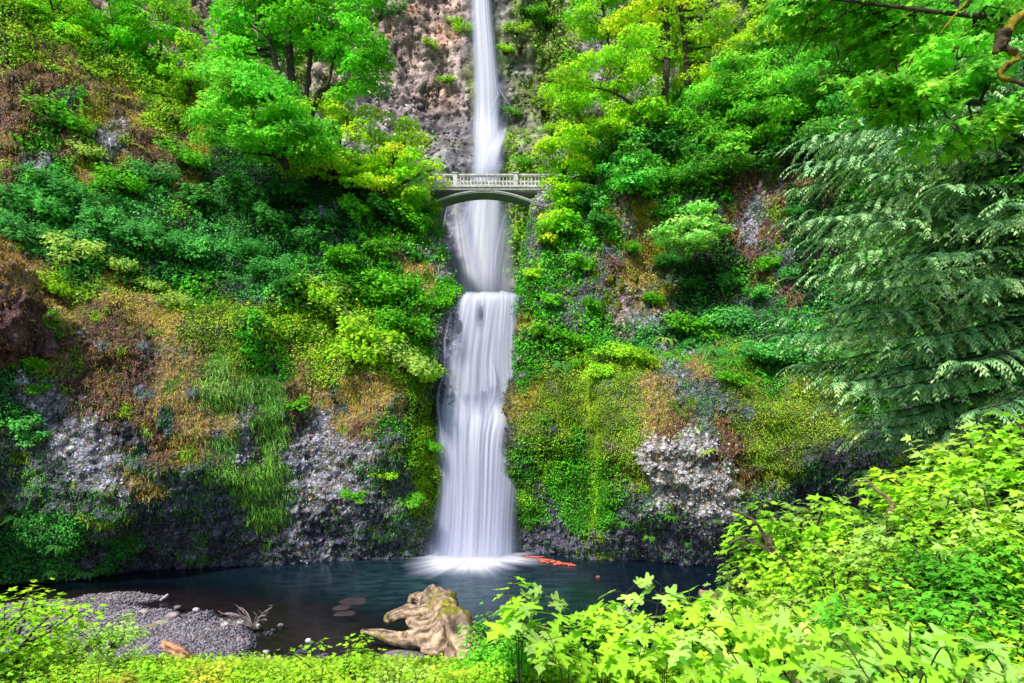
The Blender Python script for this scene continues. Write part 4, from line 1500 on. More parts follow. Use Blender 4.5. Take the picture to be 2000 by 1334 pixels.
# mossy limbs in the corner
t = empty('mossy_branch', at(2010, 120, 12), 'thick crooked branch coated in golden moss at the top right edge', 'branch')
for pts in ([(2090, -30, .12), (2025, 12, .11), (1985, 40, .10), (1958, 72, .085), (1944, 104, .05)],
            [(1950, 88, .07), (1972, 98, .065), (1987, 112, .06), (1964, 130, .055), (1956, 150, .05), (2010, 168, .04)],
            [(1897, -4, .035), (1872, 22, .03), (1850, 48, .02), (1836, 66, .01)], [(1897, -4, .035), (1970, -40, .07), (2070, -60, .1)]):
    C = curve_pts(np.array([list(at(a, b, 12)) + [c] for a, b, c in pts]), 40)
    V, Fc = tube_geo(C[:, :3] - at(2010, 120, 12), C[:, 3] * (1 + .35 * vnoise(C[:, :3] * 7, 3)), 12, .9)
    k = (fbm(V * 3, 2, 3) > -.15)[:, None]
    obj('branch', make_mesh('branch', V, Fc, np.where(k, np.array([.30, .24, .03]), np.array([.12, .09, .05])) * (1 + .5 * fbm(V * 9, 3, 4))[:, None], True), M['moss'], t)

# ------------------------------------------------------------------ shrub, fern and sapling prototypes (unit height about 1)
def proto_shrub(nst, nleaf, lsize, wide=1.0, seed=1, maple=None, droop=.25, stem=.014, face=0.0):
    g = Geo()
    P, T_, Nn, Cc = [], [], [], []
    for s in range(nst):
        az = rng.uniform(0, 2 * math.pi)
        r = wide * rng.uniform(.25, .75)
        h = rng.uniform(.55, 1.0) * (1.05 - .35 * r / wide)
        end = np.array([math.cos(az) * r, math.sin(az) * r, h])
        mid = np.array([math.cos(az) * r * .35, math.sin(az) * r * .35, h * .62])
        C = curve_pts([(0, 0, 0), mid, end, end + np.array([math.cos(az) * .12 * wide, math.sin(az) * .12 * wide, -droop * .25])], 16)
        V, Fc = tube_geo(C, np.linspace(stem, .003, 16), 5)
        g.add(V, Fc)
        k = nleaf // nst
        t = rng.uniform(.25, 1, k) ** .7
        i = np.minimum((t * 15).astype(int), 15)
        off = rng.normal(0, .075 * wide, (k, 3)) * np.array([1.2, 1.2, .8])
        pos = C[i] + off
        outd = unit(off * np.array([1, 1, .2]) + np.array([math.cos(az), math.sin(az), 0]) * .05)
        P.append(pos)
        T_.append(unit(outd + np.array([0, 0, -droop])))
        Nn.append(unit(np.array([0, -face, 1]) + outd * .45 + rng.normal(0, .3, (k, 3))))
        c = rng.uniform(.55, 1.35, (k, 1)) * (.45 + .65 * np.clip(pos[:, 2:3], 0, 1)) * rng.uniform(.75, 1.2)  # leaf colour dims towards the base, painting in the shrub's inner shade
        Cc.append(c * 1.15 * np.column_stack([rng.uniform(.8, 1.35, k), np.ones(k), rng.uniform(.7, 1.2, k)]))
    P, T_, Nn, Cc = map(np.concatenate, (P, T_, Nn, Cc))
    L = lsize * rng.uniform(.6, 1.3, len(P))
    if maple is None:
        V, Fq, C = leaf_quads(P, T_, Nn, L, L * .7, Cc)
    else:
        V, Fq, C = leaf_shape(P, T_, Nn, L, Cc, maple)
    a = g.mesh('stem')
    a.materials.append(M['bark'])
    me = make_mesh('foliage', V, Fq, C)
    me.materials.append(M['leaf'])
    return ('stem', a), ('foliage', me)


def proto_fern(nf=13, pairs=17):
    g = Geo()
    P, T_, Nn, L, Cc = [], [], [], [], []
    for k in range(nf):
        az = 2 * math.pi * k / nf + rng.uniform(-.2, .2)
        d_ = np.array([math.cos(az), math.sin(az), 0])
        ln = rng.uniform(.8, 1.15)
        t = np.linspace(0, 1, pairs)
        C = d_ * (ln * t * .95)[:, None] + np.array([0, 0, 1]) * (ln * (.95 * t - 1.05 * t ** 2.2) * .85)[:, None]
        V, Fc = tube_geo(C, np.linspace(.012, .003, pairs), 4)
        g.add(V, Fc)
        f = unit(np.gradient(C, axis=0))
        s = unit(np.cross(f, [0, 0, 1]))
        for q in (-1, 1):
            P.append(C[1:])
            T_.append(unit(s[1:] * q + f[1:] * .35 + np.array([0, 0, -.12])))
            Nn.append(unit(np.cross(s[1:], f[1:]) + rng.normal(0, .12, (pairs - 1, 3))))
            L.append(ln * .19 * np.sin(np.clip(t[1:] * 1.05, .12, 1) * math.pi * .93) + .02)
            Cc.append(np.tile([1, 1, 1], (pairs - 1, 1)) * rng.uniform(.8, 1.2, (pairs - 1, 1)))
    P, T_, Nn, L, Cc = map(np.concatenate, (P, T_, Nn, L, Cc))
    V, Fq, C = leaf_quads(P, T_, Nn, L, .05, Cc, .05)
    a = g.mesh('stem')
    a.materials.append(M['bark'])
    me = make_mesh('foliage', V, Fq, C)
    me.materials.append(M['leaf'])
    return ('stem', a), ('foliage', me)


def proto_sprig():
    g = Geo()
    P, T_, Nn = [], [], []
    for s in range(3):
        az = rng.uniform(0, 6.28)
        r = rng.uniform(.03, .18)
        top = np.array([math.cos(az) * r, math.sin(az) * r, rng.uniform(.78, .97)])
        C = curve_pts([(0, 0, 0), top * np.array([.3, .3, .55]), top], 14)
        g.add(*tube_geo(C, np.linspace(.005, .002, 14), 5))
        for k in range(9):
            i = 13 - int(rng.uniform(0, 5) ** 1.1)
            a = rng.uniform(0, 6.28)
            dv = np.array([math.cos(a), math.sin(a), rng.uniform(.0, .5)])
            e = C[i] + dv * rng.uniform(.04, .11)
            g.add(*tube_geo(curve_pts([C[i], (C[i] + e) / 2 + [0, 0, .01], e], 5), .003, 4))
            P.append(e)
            T_.append(dv + np.array([0, 0, -.6]))
            Nn.append(np.array([0, -.25, 1]) + dv * .3 + rng.normal(0, .25, 3))
    P, T_, Nn = np.array(P), unit(np.array(T_)), unit(np.array(Nn))
    V, Fq, C = leaf_shape(P, T_, Nn, .135 * rng.uniform(.6, 1.25, len(P)), rng.uniform(.75, 1.15, (len(P), 1)) * np.array([1, 1, 1.0]), MAPLE)
    a = g.mesh('stem')
    a.materials.append(M['bark'])
    me = make_mesh('foliage', V, Fq, C)
    me.materials.append(M['leaf'])
    return ('stem', a), ('foliage', me)


PR = {
    'round': [proto_shrub(22, 900, .15, .8, 1) for _ in range(3)],
    'wide': [proto_shrub(20, 800, .16, 1.25, 2) for _ in range(2)],
    'fern': [proto_fern() for _ in range(3)],
    'fine': [proto_shrub(24, 1500, .10, .8, 3) for _ in range(2)],
    # near the camera: real maple leaf outlines; height 1 stands for about 1.5 m / 3 m
    'maple_small': [proto_shrub(11, 150, .145, .65, 4, MAPLE) for _ in range(3)],
    'maple_tall': [proto_shrub(34, 1300, .064, .6, 5, MAPLE_LO) for _ in range(4)],
    'bramble': [proto_shrub(24, 760, .068, .8, 6, MAPLE_LO) for _ in range(4)],
    'maple_big': [proto_shrub(9, 75, .125, .6, 7, MAPLE, .35, .006, .6) for _ in range(3)],
    'sprig': [proto_sprig() for _ in range(4)],
}


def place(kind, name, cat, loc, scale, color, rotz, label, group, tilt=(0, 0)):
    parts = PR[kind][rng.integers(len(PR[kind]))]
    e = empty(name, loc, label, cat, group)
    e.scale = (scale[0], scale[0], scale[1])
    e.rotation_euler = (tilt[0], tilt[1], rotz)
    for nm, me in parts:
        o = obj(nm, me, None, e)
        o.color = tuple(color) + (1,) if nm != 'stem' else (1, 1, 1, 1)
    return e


ORD = ['first', 'second', 'third', 'fourth', 'fifth', 'sixth', 'seventh', 'eighth', 'ninth', 'tenth', 'eleventh', 'twelfth', 'thirteenth', 'fourteenth', 'fifteenth', 'sixteenth']
SHADE = {'L': ('yellow-green', (.17, .42, .025)), 'G': ('green', (.065, .30, .02)), 'E': ('blue-green', (.055, .29, .085)), 'D': ('dark green', (.03, .18, .04)),
         'P': ('pale green', (.20, .40, .11)), 'O': ('olive', (.22, .30, .05))}


def row(where, group, kind, noun, items, cat='shrub'):
    """items: (px, py, radius px, shade) placed on the cliff; labels: size + colour + place, then order from the left"""
    items = sorted(items)
    sizes = [i[2] for i in items]
    seen = {}
    keyed = []
    for it in items:
        big = it[2] >= np.percentile(sizes, 67) if len(items) > 3 else False
        small = it[2] <= np.percentile(sizes, 30) if len(items) > 3 else False
        key = ('large ' if big else 'small ' if small else '') + SHADE[it[3]][0]
        keyed.append(key)
        seen[key] = seen.get(key, 0) + 1
    cnt = {}
    for it, key in zip(items, keyed):
        px, py, r, sh = it[:4]
        p, n = hit(px, py + r * .5)
        if p is None:
            continue
        sc = r * p[1] / F
        cnt[key] = cnt.get(key, 0) + 1
        lab = f'{key} {noun} {where}'
        if seen[key] > 1:
            k = cnt[key]
            tot = seen[key]
            o_ = 'leftmost' if k == 1 else 'rightmost' if k == tot else ORD[k - 1] + ' from left'
            lab += f', {o_}'
        c = np.array(SHADE[sh][1]) * rng.uniform(.85, 1.15)
        out = n * np.array([1, 1, 0])
        e = place(kind, noun.split()[-1] if noun.split()[-1] in ('fern', 'shrub', 'sapling') else 'shrub', cat, p - np.array([0, 0, .1]) - out * .1,
                  (sc * 1.25, sc * 1.45), c, rng.uniform(0, 6.28), lab, group, (float(-n[1] * -.0) + .35, 0.0))
        e.rotation_euler = (rng.uniform(.15, .5), float(n[0]) * .5, rng.uniform(0, 1.0))


row('below the rust-coloured cliff at left', 'shrubs on the left cliff', 'wide', 'leafy shrub',
    [(110, 240, 45, 'G'), (110, 370, 40, 'E'), (60, 410, 50, 'E'), (160, 400, 45, 'E'), (230, 360, 40, 'G'), (165, 300, 30, 'P'), (300, 350, 40, 'E'), (350, 310, 35, 'G'), (30, 455, 45, 'E')])
row('in the thicket below the rounded maple', 'shrubs on the left cliff', 'round', 'leafy shrub',
    [(390, 400, 45, 'D'), (470, 390, 50, 'D'), (560, 390, 45, 'D'), (620, 440, 40, 'D'), (690, 420, 40, 'G'), (750, 420, 45, 'D'), (800, 440, 40, 'G'), (840, 410, 25, 'L'), (520, 440, 45, 'E')])
row('in the blue-green left cliff thicket', 'shrubs on the left cliff', 'fine', 'bushy shrub',
    [(200, 440, 50, 'E'), (270, 470, 55, 'E'), (330, 490, 55, 'E'), (390, 500, 45, 'E'), (470, 500, 55, 'E'), (520, 540, 45, 'E'), (600, 480, 45, 'E'), (660, 510, 45, 'G'), (730, 490, 40, 'G'), (560, 560, 40, 'D')])
row('in the bright patch left of the lower fall', 'shrubs on the left cliff', 'wide', 'leafy shrub',
    [(600, 580, 45, 'L'), (650, 620, 45, 'P'), (700, 580, 45, 'G'), (760, 560, 40, 'G'), (720, 660, 45, 'L'), (790, 640, 40, 'G'), (850, 600, 30, 'G'), (870, 575, 25, 'G'), (780, 710, 45, 'P'), (820, 740, 35, 'L'), (690, 700, 40, 'L'),
     (640, 570, 35, 'P')])
row('on the dry grassy shelf at left', 'saplings on the left shelf', 'wide', 'maple sapling',
    [(150, 490, 42, 'P'), (215, 520, 32, 'P'), (290, 560, 22, 'P'), (340, 590, 24, 'P'), (90, 560, 32, 'L')], 'sapling')
row('on the grey rock left of the pool', 'small plants on the lower left rock', 'wide', 'leafy shrub',
    [(30, 830, 32, 'E'), (60, 850, 26, 'E'), (580, 790, 20, 'G'), (750, 930, 22, 'L'), (690, 965, 18, 'G'), (70, 760, 20, 'G'), (60, 700, 20, 'G'), (830, 870, 22, 'G'), (800, 980, 22, 'G')])
row('low on the dark rock beside the pool', 'ferns beside the pool', 'fern', 'fern',
    [(40, 1000, 26, 'D'), (120, 1050, 24, 'D'), (30, 1070, 28, 'D'), (170, 1105, 20, 'E'), (240, 1118, 18, 'E'), (100, 1100, 22, 'D')], 'fern')
row('among the rocks of the upper left slope', 'ferns on the upper left slope', 'fern', 'fern',
    [(170, 260, 20, 'G'), (280, 285, 20, 'O'), (340, 215, 20, 'O'), (60, 330, 22, 'G'), (240, 180, 22, 'O'), (320, 260, 16, 'L')], 'fern')
row('on the right cliff edge beside the gorge', 'shrubs on the right cliff', 'round', 'leafy shrub',
    [(1060, 470, 30, 'L'), (1045, 540, 24, 'L'), (1110, 450, 35, 'G'), (1130, 520, 30, 'G'), (1150, 400, 40, 'E'), (1080, 590, 26, 'G'), (1150, 600, 28, 'G'), (1060, 650, 28, 'G'), (1110, 670, 30, 'G'), (1170, 440, 30, 'D')])
row('on the slope above the brown rock', 'shrubs on the right cliff', 'wide', 'leafy shrub',
    [(1210, 280, 45, 'E'), (1290, 290, 45, 'D'), (1330, 250, 45, 'G'), (1420, 280, 45, 'G'), (1360, 350, 35, 'G'), (1480, 330, 30, 'D'), (1240, 370, 35, 'G'), (1310, 350, 30, 'G'), (1550, 300, 40, 'D'), (1500, 200, 45, 'G'), (1590, 240, 45, 'G'), (1440, 210, 40, 'G')])
row('on the shaded middle of the right cliff', 'shrubs on the right cliff', 'fine', 'leafy shrub',
    [(1230, 490, 26, 'G'), (1300, 520, 32, 'D'), (1420, 560, 34, 'E'), (1500, 520, 30, 'G'), (1350, 560, 30, 'D'), (1480, 580, 34, 'E'), (1540, 540, 26, 'E'), (1270, 590, 26, 'G'), (1330, 520, 26, 'D'), (1550, 420, 26, 'D')])
row('on the green ledge across the right cliff', 'ferns on the right ledge', 'fern', 'fern',
    [(1270, 670, 34, 'G'), (1330, 680, 38, 'G'), (1390, 670, 34, 'E'), (1300, 650, 28, 'P'), (1580, 615, 40, 'G'), (1630, 640, 30, 'G'), (1540, 650, 34, 'E'), (1480, 660, 30, 'E'), (1430, 690, 28, 'G'), (1130, 690, 22, 'G'), (1100, 700, 22, 'E'), (1380, 870, 16, 'P'),
     (1620, 600, 32, 'L')], 'fern')
row('along the green ledge of the right cliff', 'shrubs on the right cliff', 'wide', 'leafy shrub',
    [(1350, 640, 40, 'G'), (1420, 630, 34, 'E'), (1470, 700, 34, 'E'), (1530, 700, 40, 'E'), (1590, 690, 40, 'E'), (1250, 700, 26, 'L'), (1200, 690, 26, 'L'), (1170, 730, 24, 'L'), (1650, 700, 36, 'G'), (1430, 740, 24, 'G')])
row('near the foot of the right cliff', 'small plants on the lower right rock', 'fern', 'fern',
    [(1310, 1000, 15, 'G'), (1270, 1040, 14, 'G'), (1340, 1050, 13, 'G'), (1400, 1010, 12, 'G'), (1220, 1010, 14, 'G')], 'fern')
row('on the far cliff behind the bridge', 'shrubs on the far cliff', 'wide', 'leafy shrub',
    [(885, 50, 20, 'L'), (910, 60, 18, 'L'), (1040, 30, 22, 'G'), (1070, 50, 24, 'G'), (1010, 60, 20, 'L'), (985, 100, 16, 'L'), (870, 160, 16, 'L'), (840, 90, 14, 'L'), (1060, 220, 26, 'L'), (1020, 320, 18, 'G'), (1000, 225, 18, 'G'),
     (735, 15, 24, 'D'), (760, 40, 22, 'D'), (780, 20, 18, 'D'), (1085, 255, 20, 'L')])

# cushions of golden moss on the rock pillar
for k, (px, py, r, lb) in enumerate([(1270, 408, 17, 'largest golden moss cushion on the right cliff beside the small jutting maple'), (1192, 420, 13, 'moss cushion high on the left rock pillar of the right cliff'),
                                     (1238, 545, 9, 'round moss cushion low on the bare rock right of the gorge'), (1188, 470, 11, 'moss cushion halfway down the left rock pillar'),
                                     (1207, 600, 10, 'yellow moss cushion just above the green slope right of the lip'), (1192, 545, 9, 'moss cushion near the foot of the left rock pillar'),
                                     (1215, 560, 7, 'small moss cushion between two others low on the pillar')]):
    p, n_ = hit(px, py)
    rr = r * p[1] / F
    u, v = np.meshgrid(np.linspace(0, 2 * math.pi, 33)[:-1], np.linspace(0, math.pi, 18), indexing='ij')
    S = np.stack([np.cos(u) * np.sin(v), np.sin(u) * np.sin(v), np.cos(v)], -1).reshape(-1, 3)
    S = S * (1 + .55 * fbm(S * 2.2 + k * 5, 5, 7, .65))[:, None] * np.array([rr, rr, rr * 1.1])
    me = make_mesh('moss_cushion', S, grid_faces(32, 18), np.tile([.30, .29, .025], (len(S), 1)) * (1 + .5 * fbm(S * 4, 2, 3))[:, None], True)
    bm_f = [(31 * 18 + j, 0 + j, 0 + j + 1, 31 * 18 + j + 1) for j in range(17)]
    Fa = np.concatenate([grid_faces(32, 18), np.array(bm_f)])
    me = make_mesh('moss_cushion', S, Fa, np.tile([.17, .17, .02], (len(S), 1)) * (1 + .5 * fbm(S * 4, 2, 3))[:, None], True)
    o = obj('moss_cushion', me, M['moss'])
    o.location = tuple(p - n_ * rr * .25)
    o.rotation_euler = (0, 0, k)
    tag(o, lb, 'moss', 'moss cushions on the right rock pillar')

# ------------------------------------------------------------------ foreground planting on the bank
def ground_z(x, y):
    b = float(bank_z(np.array(x), np.array(y)))
    return max(b, float(bed_z(np.array([[x]]), np.array([[y]]))[0, 0]))


def fg(kind, name, cat, items, where, group, noun):
    items = sorted(items)
    seen, cnt = {}, {}
    keys = []
    hs = []
    for (px, top, d_, sh) in items:
        x = (px - CX) * d_ / F
        zb_ = ground_z(x, d_)
        hs.append(max(.45, CZ + (HY - top) * d_ / F - zb_))
    md = np.median(hs)
    for it, h in zip(items, hs):
        k = ('tall ' if h > md * 1.12 else 'low ' if h < md * .85 else '') + SHADE[it[3]][0]
        keys.append(k)
        seen[k] = seen.get(k, 0) + 1
    for (px, top, d_, sh), h, key in zip(items, hs, keys):
        x = (px - CX) * d_ / F
        cnt[key] = cnt.get(key, 0) + 1
        lab = f'{key} {noun} {where}'
        if seen[key] > 1:
            k = cnt[key]
            lab += ', ' + ('leftmost' if k == 1 else 'rightmost' if k == seen[key] else ORD[k - 1] + ' from left')
        c = (np.array(SHADE[sh][1]) * 1.1 + np.array([.0, .0, .012])) * rng.uniform(.75, 1.15)
        place(kind, name, cat, (x, d_, CZ + (HY - top) * d_ / F - h), (h * rng.uniform(.9, 1.1) if kind != 'maple_tall' else h * .85, h), c, rng.uniform(0, 6.28) if kind != 'maple_big' else rng.uniform(-.6, .6), lab, group)


fg('bramble', 'shrub', 'shrub', [(5, 1150, 9, 'L'), (-70, 1165, 8, 'L'), (150, 1230, 14, 'L'), (205, 1205, 15, 'P'), (60, 1250, 9, 'L'), (120, 1290, 8, 'L'), (230, 1260, 11, 'P'), (20, 1290, 7, 'L'), (190, 1300, 7.5, 'L')],
   'in the lower left corner', 'shrubs in the lower left corner', 'bramble')
fg('fine', 'shrub', 'shrub', [(260, 1290, 9, 'L'), (330, 1300, 8, 'L'), (400, 1305, 8, 'O'), (210, 1320, 7, 'O'), (300, 1315, 7, 'L')], 'in front of the gravel bar', 'low shrubs before the gravel bar', 'feathery shrub')
fg('bramble', 'shrub', 'shrub', [(440, 1295, 8, 'L'), (510, 1285, 8, 'L'), (580, 1290, 7.5, 'L'), (650, 1250, 8, 'L'), (700, 1275, 7.5, 'L'), (770, 1296, 7, 'P'), (830, 1312, 7, 'L'), (890, 1308, 7, 'L'), (620, 1310, 6, 'L'), (480, 1315, 6, 'L')],
   'along the bottom edge below the pool', 'brambles along the bottom edge', 'bramble')
fg('maple_tall', 'shrub', 'shrub', [(970, 1200, 9, 'G'), (1005, 1245, 8, 'G'), (1050, 1275, 8, 'L'), (950, 1290, 7.5, 'L'), (1110, 1290, 8.5, 'L'), (1170, 1285, 7.5, 'L'), (1330, 1262, 7.5, 'L'), (1410, 1240, 7.5, 'P'), (1250, 1275, 7.5, 'L')], 'right of the big root log', 'maples right of the root log', 'vine maple')
fg('sprig', 'sapling', 'sapling', [(1015, 1115, 7.5, 'L'), (1050, 1145, 7.2, 'P'), (1175, 1140, 7.5, 'L'), (1150, 1175, 7.2, 'L'), (1260, 1125, 7.5, 'P'), (1330, 1140, 7.2, 'L'), (1390, 1155, 7.0, 'L'), (1185, 1190, 6.8, 'L'), (1110, 1200, 6.5, 'L'), (1300, 1180, 6.5, 'L'),
    (1360, 1180, 6.5, 'L'), (1440, 1150, 6.8, 'L'), (1240, 1200, 6.2, 'L')],
   'rising in front of the dark pool', 'maple saplings before the pool', 'maple sapling')
fg('fern', 'fern', 'fern', [(250, 1285, 6.5, 'G'), (420, 1300, 6.0, 'L'), (560, 1308, 5.6, 'G'), (700, 1305, 5.6, 'L'), (1210, 1262, 5.2, 'L'), (1290, 1245, 5.0, 'L'), (1350, 1258, 4.8, 'L'), (1420, 1262, 5.0, 'G'), (1640, 1290, 3.9, 'L'), (1140, 1290, 4.8, 'L')], 'along the bottom edge', 'ferns at the bottom edge', 'sword fern')
fg('maple_tall', 'shrub', 'shrub', [(1470, 1080, 15, 'P'), (1560, 955, 15, 'L'), (1630, 950, 16, 'P'), (1590, 1030, 13, 'L'), (1680, 1020, 13, 'L'), (1500, 1150, 11, 'L'), (1740, 1010, 12, 'P'), (1640, 1090, 10, 'L'), (1560, 1130, 10, 'P'),
                                    (1440, 1200, 9, 'L')], 'in the thicket right of the pool', 'maple thicket at the right', 'vine maple')
fg('maple_tall', 'shrub', 'shrub', [(1830, 900, 14, 'L'), (1900, 850, 13, 'L'), (1970, 810, 13, 'P'), (2050, 800, 12, 'L'), (1800, 970, 12, 'P'), (1880, 960, 11, 'L'), (1960, 930, 10.5, 'P'), (1780, 1060, 10, 'L'), (1860, 1060, 9, 'G'),
                                    (1940, 1050, 9, 'G'), (2020, 1000, 9, 'L')], 'against the right edge of the view', 'maple thicket at the right', 'vine maple')
fg('bramble', 'shrub', 'shrub', [(1690, 1130, 8, 'L'), (1770, 1140, 7.5, 'G'), (1850, 1150, 7, 'G'), (1930, 1150, 7, 'G'), (1990, 1170, 6.5, 'L'), (1730, 1200, 6, 'G'), (1820, 1240, 5.5, 'G'), (1910, 1240, 5.5, 'L'), (1980, 1260, 5, 'G'),
                                 (1640, 1180, 7, 'L'), (1500, 1210, 7, 'L'), (1570, 1220, 6.5, 'L')], 'in the lower right corner', 'brambles in the lower right corner', 'leafy bramble')
fg('maple_big', 'sapling', 'sapling', [(1500, 1160, 5.2, 'P'), (1590, 1140, 5.0, 'L'), (1690, 1180, 4.6, 'P'), (1770, 1205, 4.0, 'L'), (1850, 1215, 4.0, 'P'), (1440, 1235, 4.8, 'L')],
   'with big pale leaves close to the camera', 'large-leaved maples near the camera', 'bigleaf maple')


# undergrowth on the bank between the shrubs
def bank_cover():
    n = 90000
    y = 3 + 27 * rng.uniform(0, 1, n) ** 1.1
    x = rng.uniform(-1.05, 1.05, n) * (y * .86 + 2)
    z = bank_z(x, y)
    bz = bed_z(x[:, None], y[:, None])[:, 0]
    k = (z > .45) & (z > bz)
    x, y, z = x[k], y[k], z[k]
    n = len(x)
    P = np.stack([x, y, z + rng.uniform(0, .45, n) ** 1.2 * np.clip(.6 + fbm(np.stack([x, y, 0 * x], 1) * .8, 2, 3), .15, 1.3)], 1)
    tip = unit(rng.normal(0, 1, (n, 3)) * np.array([1, 1, .2]) + np.array([0, 0, -.2]))
    nor = unit(np.array([0, -.15, 1]) + rng.normal(0, .35, (n, 3)))
    C = np.array([.16, .38, .03]) * rng.uniform(.3, 1.35, (n, 1)) * np.clip(1 + 1.2 * fbm(np.stack([x, y, 0 * x], 1) * .9, 3, 31), .35, 1.5)[:, None]
    L = rng.uniform(.05, .14, n)
    v, f, c = leaf_shape(P, tip, nor, L, C, MAPLE_LO)
    o = obj('undergrowth', make_mesh('undergrowth', v, f, c), M['leaf'])
    tag(o, 'low leafy undergrowth covering the near bank along the bottom of the view', 'undergrowth', kind='stuff')


bank_cover()


# ------------------------------------------------------------------ logs, driftwood, stones
def wood(name, parts, label, cat, group=None, c1=(.42, .34, .25), c2=(.40, .36, .05), mossa=.15, sides=18, mat='deadwood', origin=None):
    o0 = np.array(parts[0][0][:3], float)
    e = empty(name, o0, label, cat, group)
    names = ['trunk'] + ['root'] * 30
    for k, pts in enumerate(parts):
        C = curve_pts(np.array(pts, float), max(10, 9 * len(pts)))
        rr = C[:, 3] * (1 + .16 * vnoise(C[:, :3] * 1.6, 3 + k))
        V, Fc = tube_geo(C[:, :3] - o0, rr, sides, .3)
        V = V + unit(V - np.repeat(C[:, :3] - o0, sides, 0)) * (np.repeat(rr, sides) * .10 * fbm(V * np.array([9, 2.2, 9]), 3, 4))[:, None]
        ang = np.tile(np.arange(sides) / sides * 6.283, len(C))
        ln_ = np.repeat(np.arange(len(C)) * .12, sides)
        fib = fbm(np.stack([np.cos(ang) * 4.5, np.sin(ang) * 4.5, ln_ + k * 9], 1), 4, 14)
        V = V + unit(V - np.repeat(C[:, :3] - o0, sides, 0)) * (np.repeat(rr, sides) * .15 * fib)[:, None]
        cc = np.tile(c1, (len(V), 1)) * np.clip(1 + 2.0 * fib + .5 * fbm(V * np.array([3, .8, 3]), 3, 6), .2, 1.7)[:, None]
        up = (V - np.repeat(C[:, :3] - o0, sides, 0))[:, 2] > 0
        ms = sstep(mossa, mossa + .25, fbm(V * 1.1 + 3, 3, 8) + .12 * up - .12)[:, None]
        cc = cc * (1 - ms) + np.array(c2) * ms
        obj(names[k] if name == 'log' and k else ('trunk' if k == 0 else 'branch'), make_mesh('wood', V, Fc, cc, True), M[mat], e)
    return e


def w4(px, py, d_, r):
    return list(at(px, py, d_)) + [r]


# the big root log pointing at the camera (its trunk runs down towards the bank; root plate faces the pool)
wood('log', [[w4(935, 1318, 24.6, .88), w4(922, 1292, 25.8, .86), w4(905, 1262, 27.2, .88), w4(887, 1230, 29.0, .92), w4(866, 1200, 30.9, .9), w4(850, 1176, 32.6, .78), w4(842, 1160, 33.8, .35)],
             [w4(856, 1196, 31.0, .6), w4(822, 1196, 31.4, .36), w4(790, 1196, 31.8, .34), w4(762, 1206, 31.8, .26), w4(754, 1216, 31.6, .12)],
             [w4(870, 1222, 29.4, .8), w4(828, 1226, 29.9, .5), w4(806, 1216, 30.6, .32), w4(796, 1212, 31, .14)],
             [w4(872, 1236, 28.6, .9), w4(830, 1246, 28.8, .55), w4(790, 1248, 29.4, .38), w4(750, 1240, 30.3, .24), w4(706, 1232, 30.8, .09)],
             [w4(880, 1252, 27.6, .8), w4(846, 1266, 27.6, .42), w4(826, 1268, 27.8, .2)],
             [w4(856, 1180, 32.2, .6), w4(824, 1168, 33.2, .36), w4(806, 1166, 33.6, .24), w4(799, 1178, 33.4, .14)],
             [w4(850, 1172, 32.8, .45), w4(842, 1154, 33.7, .26), w4(848, 1146, 33.9, .2)], [w4(856, 1170, 32.8, .4), w4(866, 1156, 33.4, .16)],
             [w4(876, 1202, 30.4, .5), w4(884, 1188, 30.6, .2), w4(882, 1182, 30.8, .12)], [w4(848, 1188, 31.6, .5), w4(826, 1182, 32.2, .3), w4(812, 1192, 32.2, .12)]],
     'huge weathered root log with yellow moss lying at the near edge of the pool', 'log', c1=(.40, .285, .19), c2=(.30, .28, .03), mossa=.12, sides=44)
wood('log', [[w4(322, 1258, 29.4, .22), w4(340, 1270, 28.8, .26), w4(368, 1286, 28.0, .24)]], 'short orange log lying on the gravel bar', 'log', c1=(.46, .25, .13), c2=(.5, .3, .2), mossa=.9)
wood('log', [[w4(314, 1172, 37.0, .09), w4(328, 1162, 37.6, .08)]], 'small pale stick standing in the shallow water beyond the gravel bar', 'stick', c1=(.65, .6, .6), mossa=.9, sides=8)
wood('log', [[w4(912, 1228, 31.5, .3), w4(925, 1238, 31.2, .34), w4(933, 1246, 31, .2)]], 'black wet log chunk just right of the root log', 'log', c1=(.04, .035, .05), c2=(.04, .04, .04), mossa=.9)
wood('log', [[w4(1366, 1160, 33, .25), w4(1400, 1168, 33, .3), w4(1440, 1172, 33, .32), w4(1476, 1156, 33.5, .3), w4(1530, 1150, 34, .3)]],
     'brown fallen log at the right end of the pool', 'log', c1=(.34, .20, .13), c2=(.2, .25, .05), mossa=.3)
wood('branch', [[w4(1205, 1186, 12, .03), w4(1240, 1198, 12, .025), w4(1280, 1218, 12, .015)]], 'thin bleached twig over the pool between the maple saplings', 'branch', c1=(.6, .5, .4), mossa=.9, sides=6)
wood('branch', [[w4(1560, 1130, 14, .11), w4(1520, 1090, 14, .1), w4(1495, 1050, 14, .05), w4(1470, 1015, 14, .03), w4(1420, 993, 14, .015)],
                [w4(1530, 1100, 14, .06), w4(1490, 1068, 14, .035), w4(1450, 1052, 14, .025), w4(1425, 1060, 14, .012)], [w4(1505, 1068, 14, .07), w4(1500, 1045, 14, .05)]],
     'dark dead branch arching up over the right end of the pool', 'branch', c1=(.15, .09, .08), c2=(.1, .1, .06), mossa=.6, sides=8)
